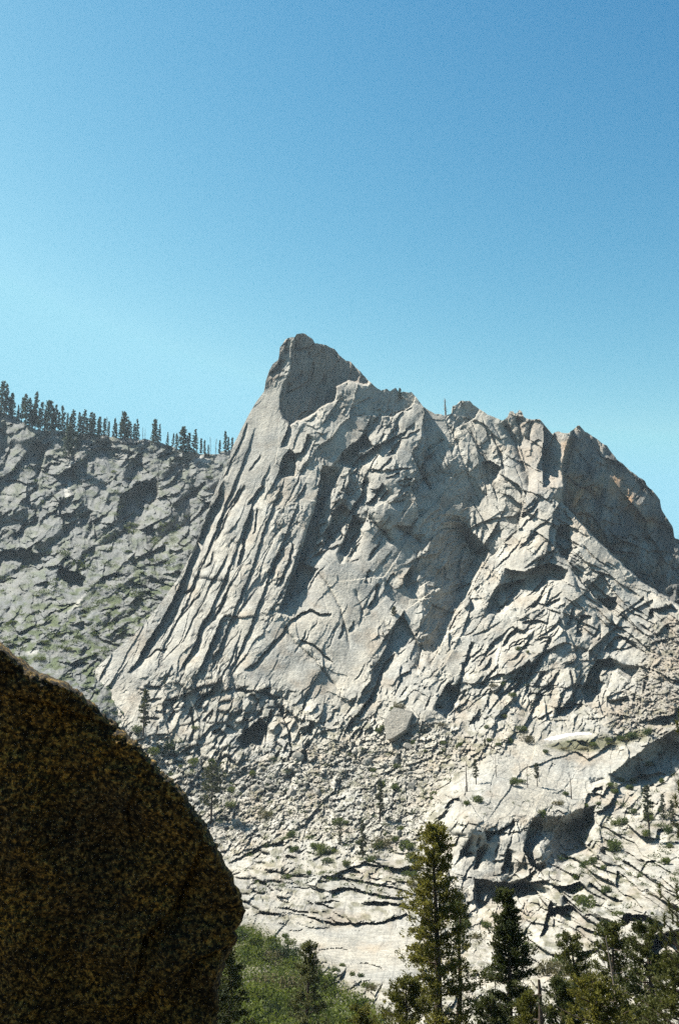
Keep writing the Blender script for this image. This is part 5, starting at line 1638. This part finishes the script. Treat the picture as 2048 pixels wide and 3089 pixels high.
near_tree('conifer', 509, 1745, 2825, 55, 110, 'dark scruffy pine left of the ragged one at the lower right', mat=M_NEEDLE_DARK, power=0.5, nb=70, cpb=18, csize=0.10, tpc=12, patchy=0.4)
near_tree('conifer', 510, 1960, 2790, 42, 150, 'dark pine filling the lower right corner', mat=M_NEEDLE_DARK, power=0.45, nb=90, cpb=20, csize=0.08, tpc=12, patchy=0.35)
near_tree('conifer', 511, 1600, 3000, 60, 90, 'short olive pine beside the dark broken stump', mat=M_NEEDLE_NEAR, power=0.45, nb=60, cpb=16, csize=0.11, tpc=11, round_top=0.5)
near_tree('conifer', 512, 1475, 3010, 62, 80, 'low dark conifer under the dense tiered one', mat=M_NEEDLE_DARK, power=0.45, nb=60, cpb=16, csize=0.11, tpc=11, round_top=0.5)
near_tree('conifer', 513, 1800, 2960, 38, 140, 'low broad pine in front of the ragged one, cut by the bottom edge', mat=M_NEEDLE_NEAR, power=0.4, nb=70, cpb=20, csize=0.08, tpc=11, round_top=0.5)
near_tree('conifer', 514, 1690, 2960, 44, 90, 'small dark green pine right of the broken stump', mat=M_NEEDLE_DARK, power=0.5, nb=60, cpb=18, csize=0.09, tpc=11, round_top=0.3)
near_tree('conifer', 515, 2050, 2890, 33, 170, 'dark pine at the bottom right corner, nearest of the group', mat=M_NEEDLE_DARK, power=0.4, nb=80, cpb=20, csize=0.07, tpc=12, round_top=0.4)
near_tree('conifer', 516, 640, 2960, 90, 90, 'shadowy low conifer at the very foot of the big boulder', mat=M_NEEDLE_DARK, power=0.5, nb=60, cpb=18, csize=0.16, tpc=9, round_top=0.4)

def near_snag(seed, X, Yt, Dm, r0, label, nb=8, lean=0.0, bl=0.1, mat=M_BARK, kink=0.012):
    p = at(X, Yt, Dm)
    gz = ground_z(Dm) - 0.3
    h = p[2] - gz
    return plant_snag('dead_tree', snag(seed, h, r0, nb, lean, bl, kink), (p[0] - lean * h, Dm, gz), 1.0, 0.0, label, mat, None, True)


near_snag(601, 1643, 2958, 58, 0.30, 'dark broken stump leaning slightly at the bottom edge', nb=3, lean=0.03)
near_snag(602, 1965, 2880, 44, 0.10, 'bare grey trunk with curved dead limbs at the lower right', nb=22, bl=0.16, mat=M_DEAD, kink=0.02)
near_snag(603, 1425, 2820, 72, 0.08, 'leaning bare grey limb tangle right of the tallest near tree', nb=24, bl=0.14, mat=M_DEAD, lean=-0.12, kink=0.02)
near_snag(604, 1855, 2830, 46, 0.09, 'bare pale trunk poking through the ragged dark pine', nb=20, bl=0.12, mat=M_DEAD, kink=0.02)


# --- the close pine whose tufts reach in at the right edge
def tuft_pine(X, Yt, Dm, tips, label):
    rng = np.random.RandomState(77)
    p0 = at(X, Yt, Dm)
    gz = ground_z(Dm) - 0.3
    h = p0[2] - gz
    r = empty('pine_tree', (p0[0], Dm, gz))
    tag(r, label, 'tree')
    zt = np.linspace(0, 1, 8)
    tp = np.stack([0.05 * np.sin(zt * 5), 0 * zt, zt * h], -1)
    link_mesh('trunk', raw_mesh('trunk', *tube(tp, 0.16 * (1 - zt) + 0.03, 8), 4, flat=False), M_BARK, r)
    br, V = [], []
    for (x, y, L, dd) in tips:
        q = at(x, y, Dm + dd) - np.array([p0[0], Dm, gz])
        o = np.array([0, 0, max(q[2] - abs(q[0]) * 0.35 - 0.3, 0.5)])
        mid = (o + q) / 2 + (0, 0, -0.12)
        br.append(tube([o, mid, q + (0, 0, L * 0.4)], [0.035, 0.022, 0.012], 4))
        n = 90
        t = rng.uniform(0, 1, n)
        cpos = q + np.stack([0 * t, 0 * t, t * L], -1)
        dirs = rng.normal(size=(n, 3))
        dirs[:, 2] = np.abs(dirs[:, 2]) * 0.5 + 0.7
        dirs /= np.linalg.norm(dirs, axis=1)[:, None]
        e = np.cross(dirs, rng.normal(size=(n, 3)))
        e /= np.linalg.norm(e, axis=1)[:, None]
        ln = (rng.uniform(0.10, 0.17, n))[:, None]
        V.append(np.stack([cpos - e * 0.008, cpos + e * 0.008, cpos + dirs * ln], 1).reshape(-1, 3))
    V = np.concatenate(V)
    tag(link_mesh('branches', raw_mesh('branches', *join(br), 4, flat=False), M_BARK, r), kind='stuff')
    tag(link_mesh('crown', raw_mesh('crown', V, np.arange(len(V)).reshape(-1, 3), 3), M_NEEDLE_DARK, r), kind='stuff')
    return r


tips = [(1992, 2712, 0.30, 0.0), (2044, 2720, 0.38, 0.2), (2020, 2760, 0.36, -0.2), (2030, 2790, 0.3, 0.3), (2005, 2800, 0.3, -0.3), (1980, 2815, 0.34, 0.1), (2045, 2800, 0.4, 0.0), (1995, 2840, 0.3, 0.4), (2025, 2850, 0.35, -0.2),
        (2050, 2870, 0.4, 0.2), (2010, 2890, 0.3, 0.3), (2040, 2930, 0.35, -0.1), (2060, 2640, 0.4, 0.0), (2090, 2700, 0.4, 0.3), (2075, 2760, 0.4, -0.4), (2100, 2850, 0.4, 0.2), (2070, 2960, 0.4, -0.2), (2120, 2620, 0.4, 0.2), (2055, 2180, 0.3, 0.0), (2045, 2215, 0.3, 0.1), (2050, 2400, 0.34, 0.0), (2040, 2440, 0.3, 0.1), (2046, 2530, 0.32, 0.2)]
tuft_pine(2110, 2120, 24, tips, 'close pine reaching in with upright needle tufts at the right edge')


# ================================================================ HAZE: thin air round everything
hv = [(x, y, z) for z in (-160.0, 640.0) for y in (-8200.0, 8200.0) for x in (-8200.0, 8200.0)]
hf = [(0, 2, 3, 1), (4, 5, 7, 6), (0, 1, 5, 4), (2, 6, 7, 3), (0, 4, 6, 2), (1, 3, 7, 5)]
hm = bpy.data.meshes.new('haze')
hm.from_pydata(hv, [], hf)
M_HAZE = bpy.data.materials.new('haze_air')
M_HAZE.use_nodes = True
hn = M_HAZE.node_tree
hn.nodes.clear()
ho = hn.nodes.new('ShaderNodeOutputMaterial')
hp = hn.nodes.new('ShaderNodeVolumePrincipled')
hp.inputs['Color'].default_value = (0.72, 0.88, 1.0, 1)
hp.inputs['Density'].default_value = 0.000036
hp.inputs['Anisotropy'].default_value = 0.2
hn.links.new(hp.outputs[0], ho.inputs['Volume'])
hz = link_mesh('haze', hm, M_HAZE)
tag(hz, kind='stuff')
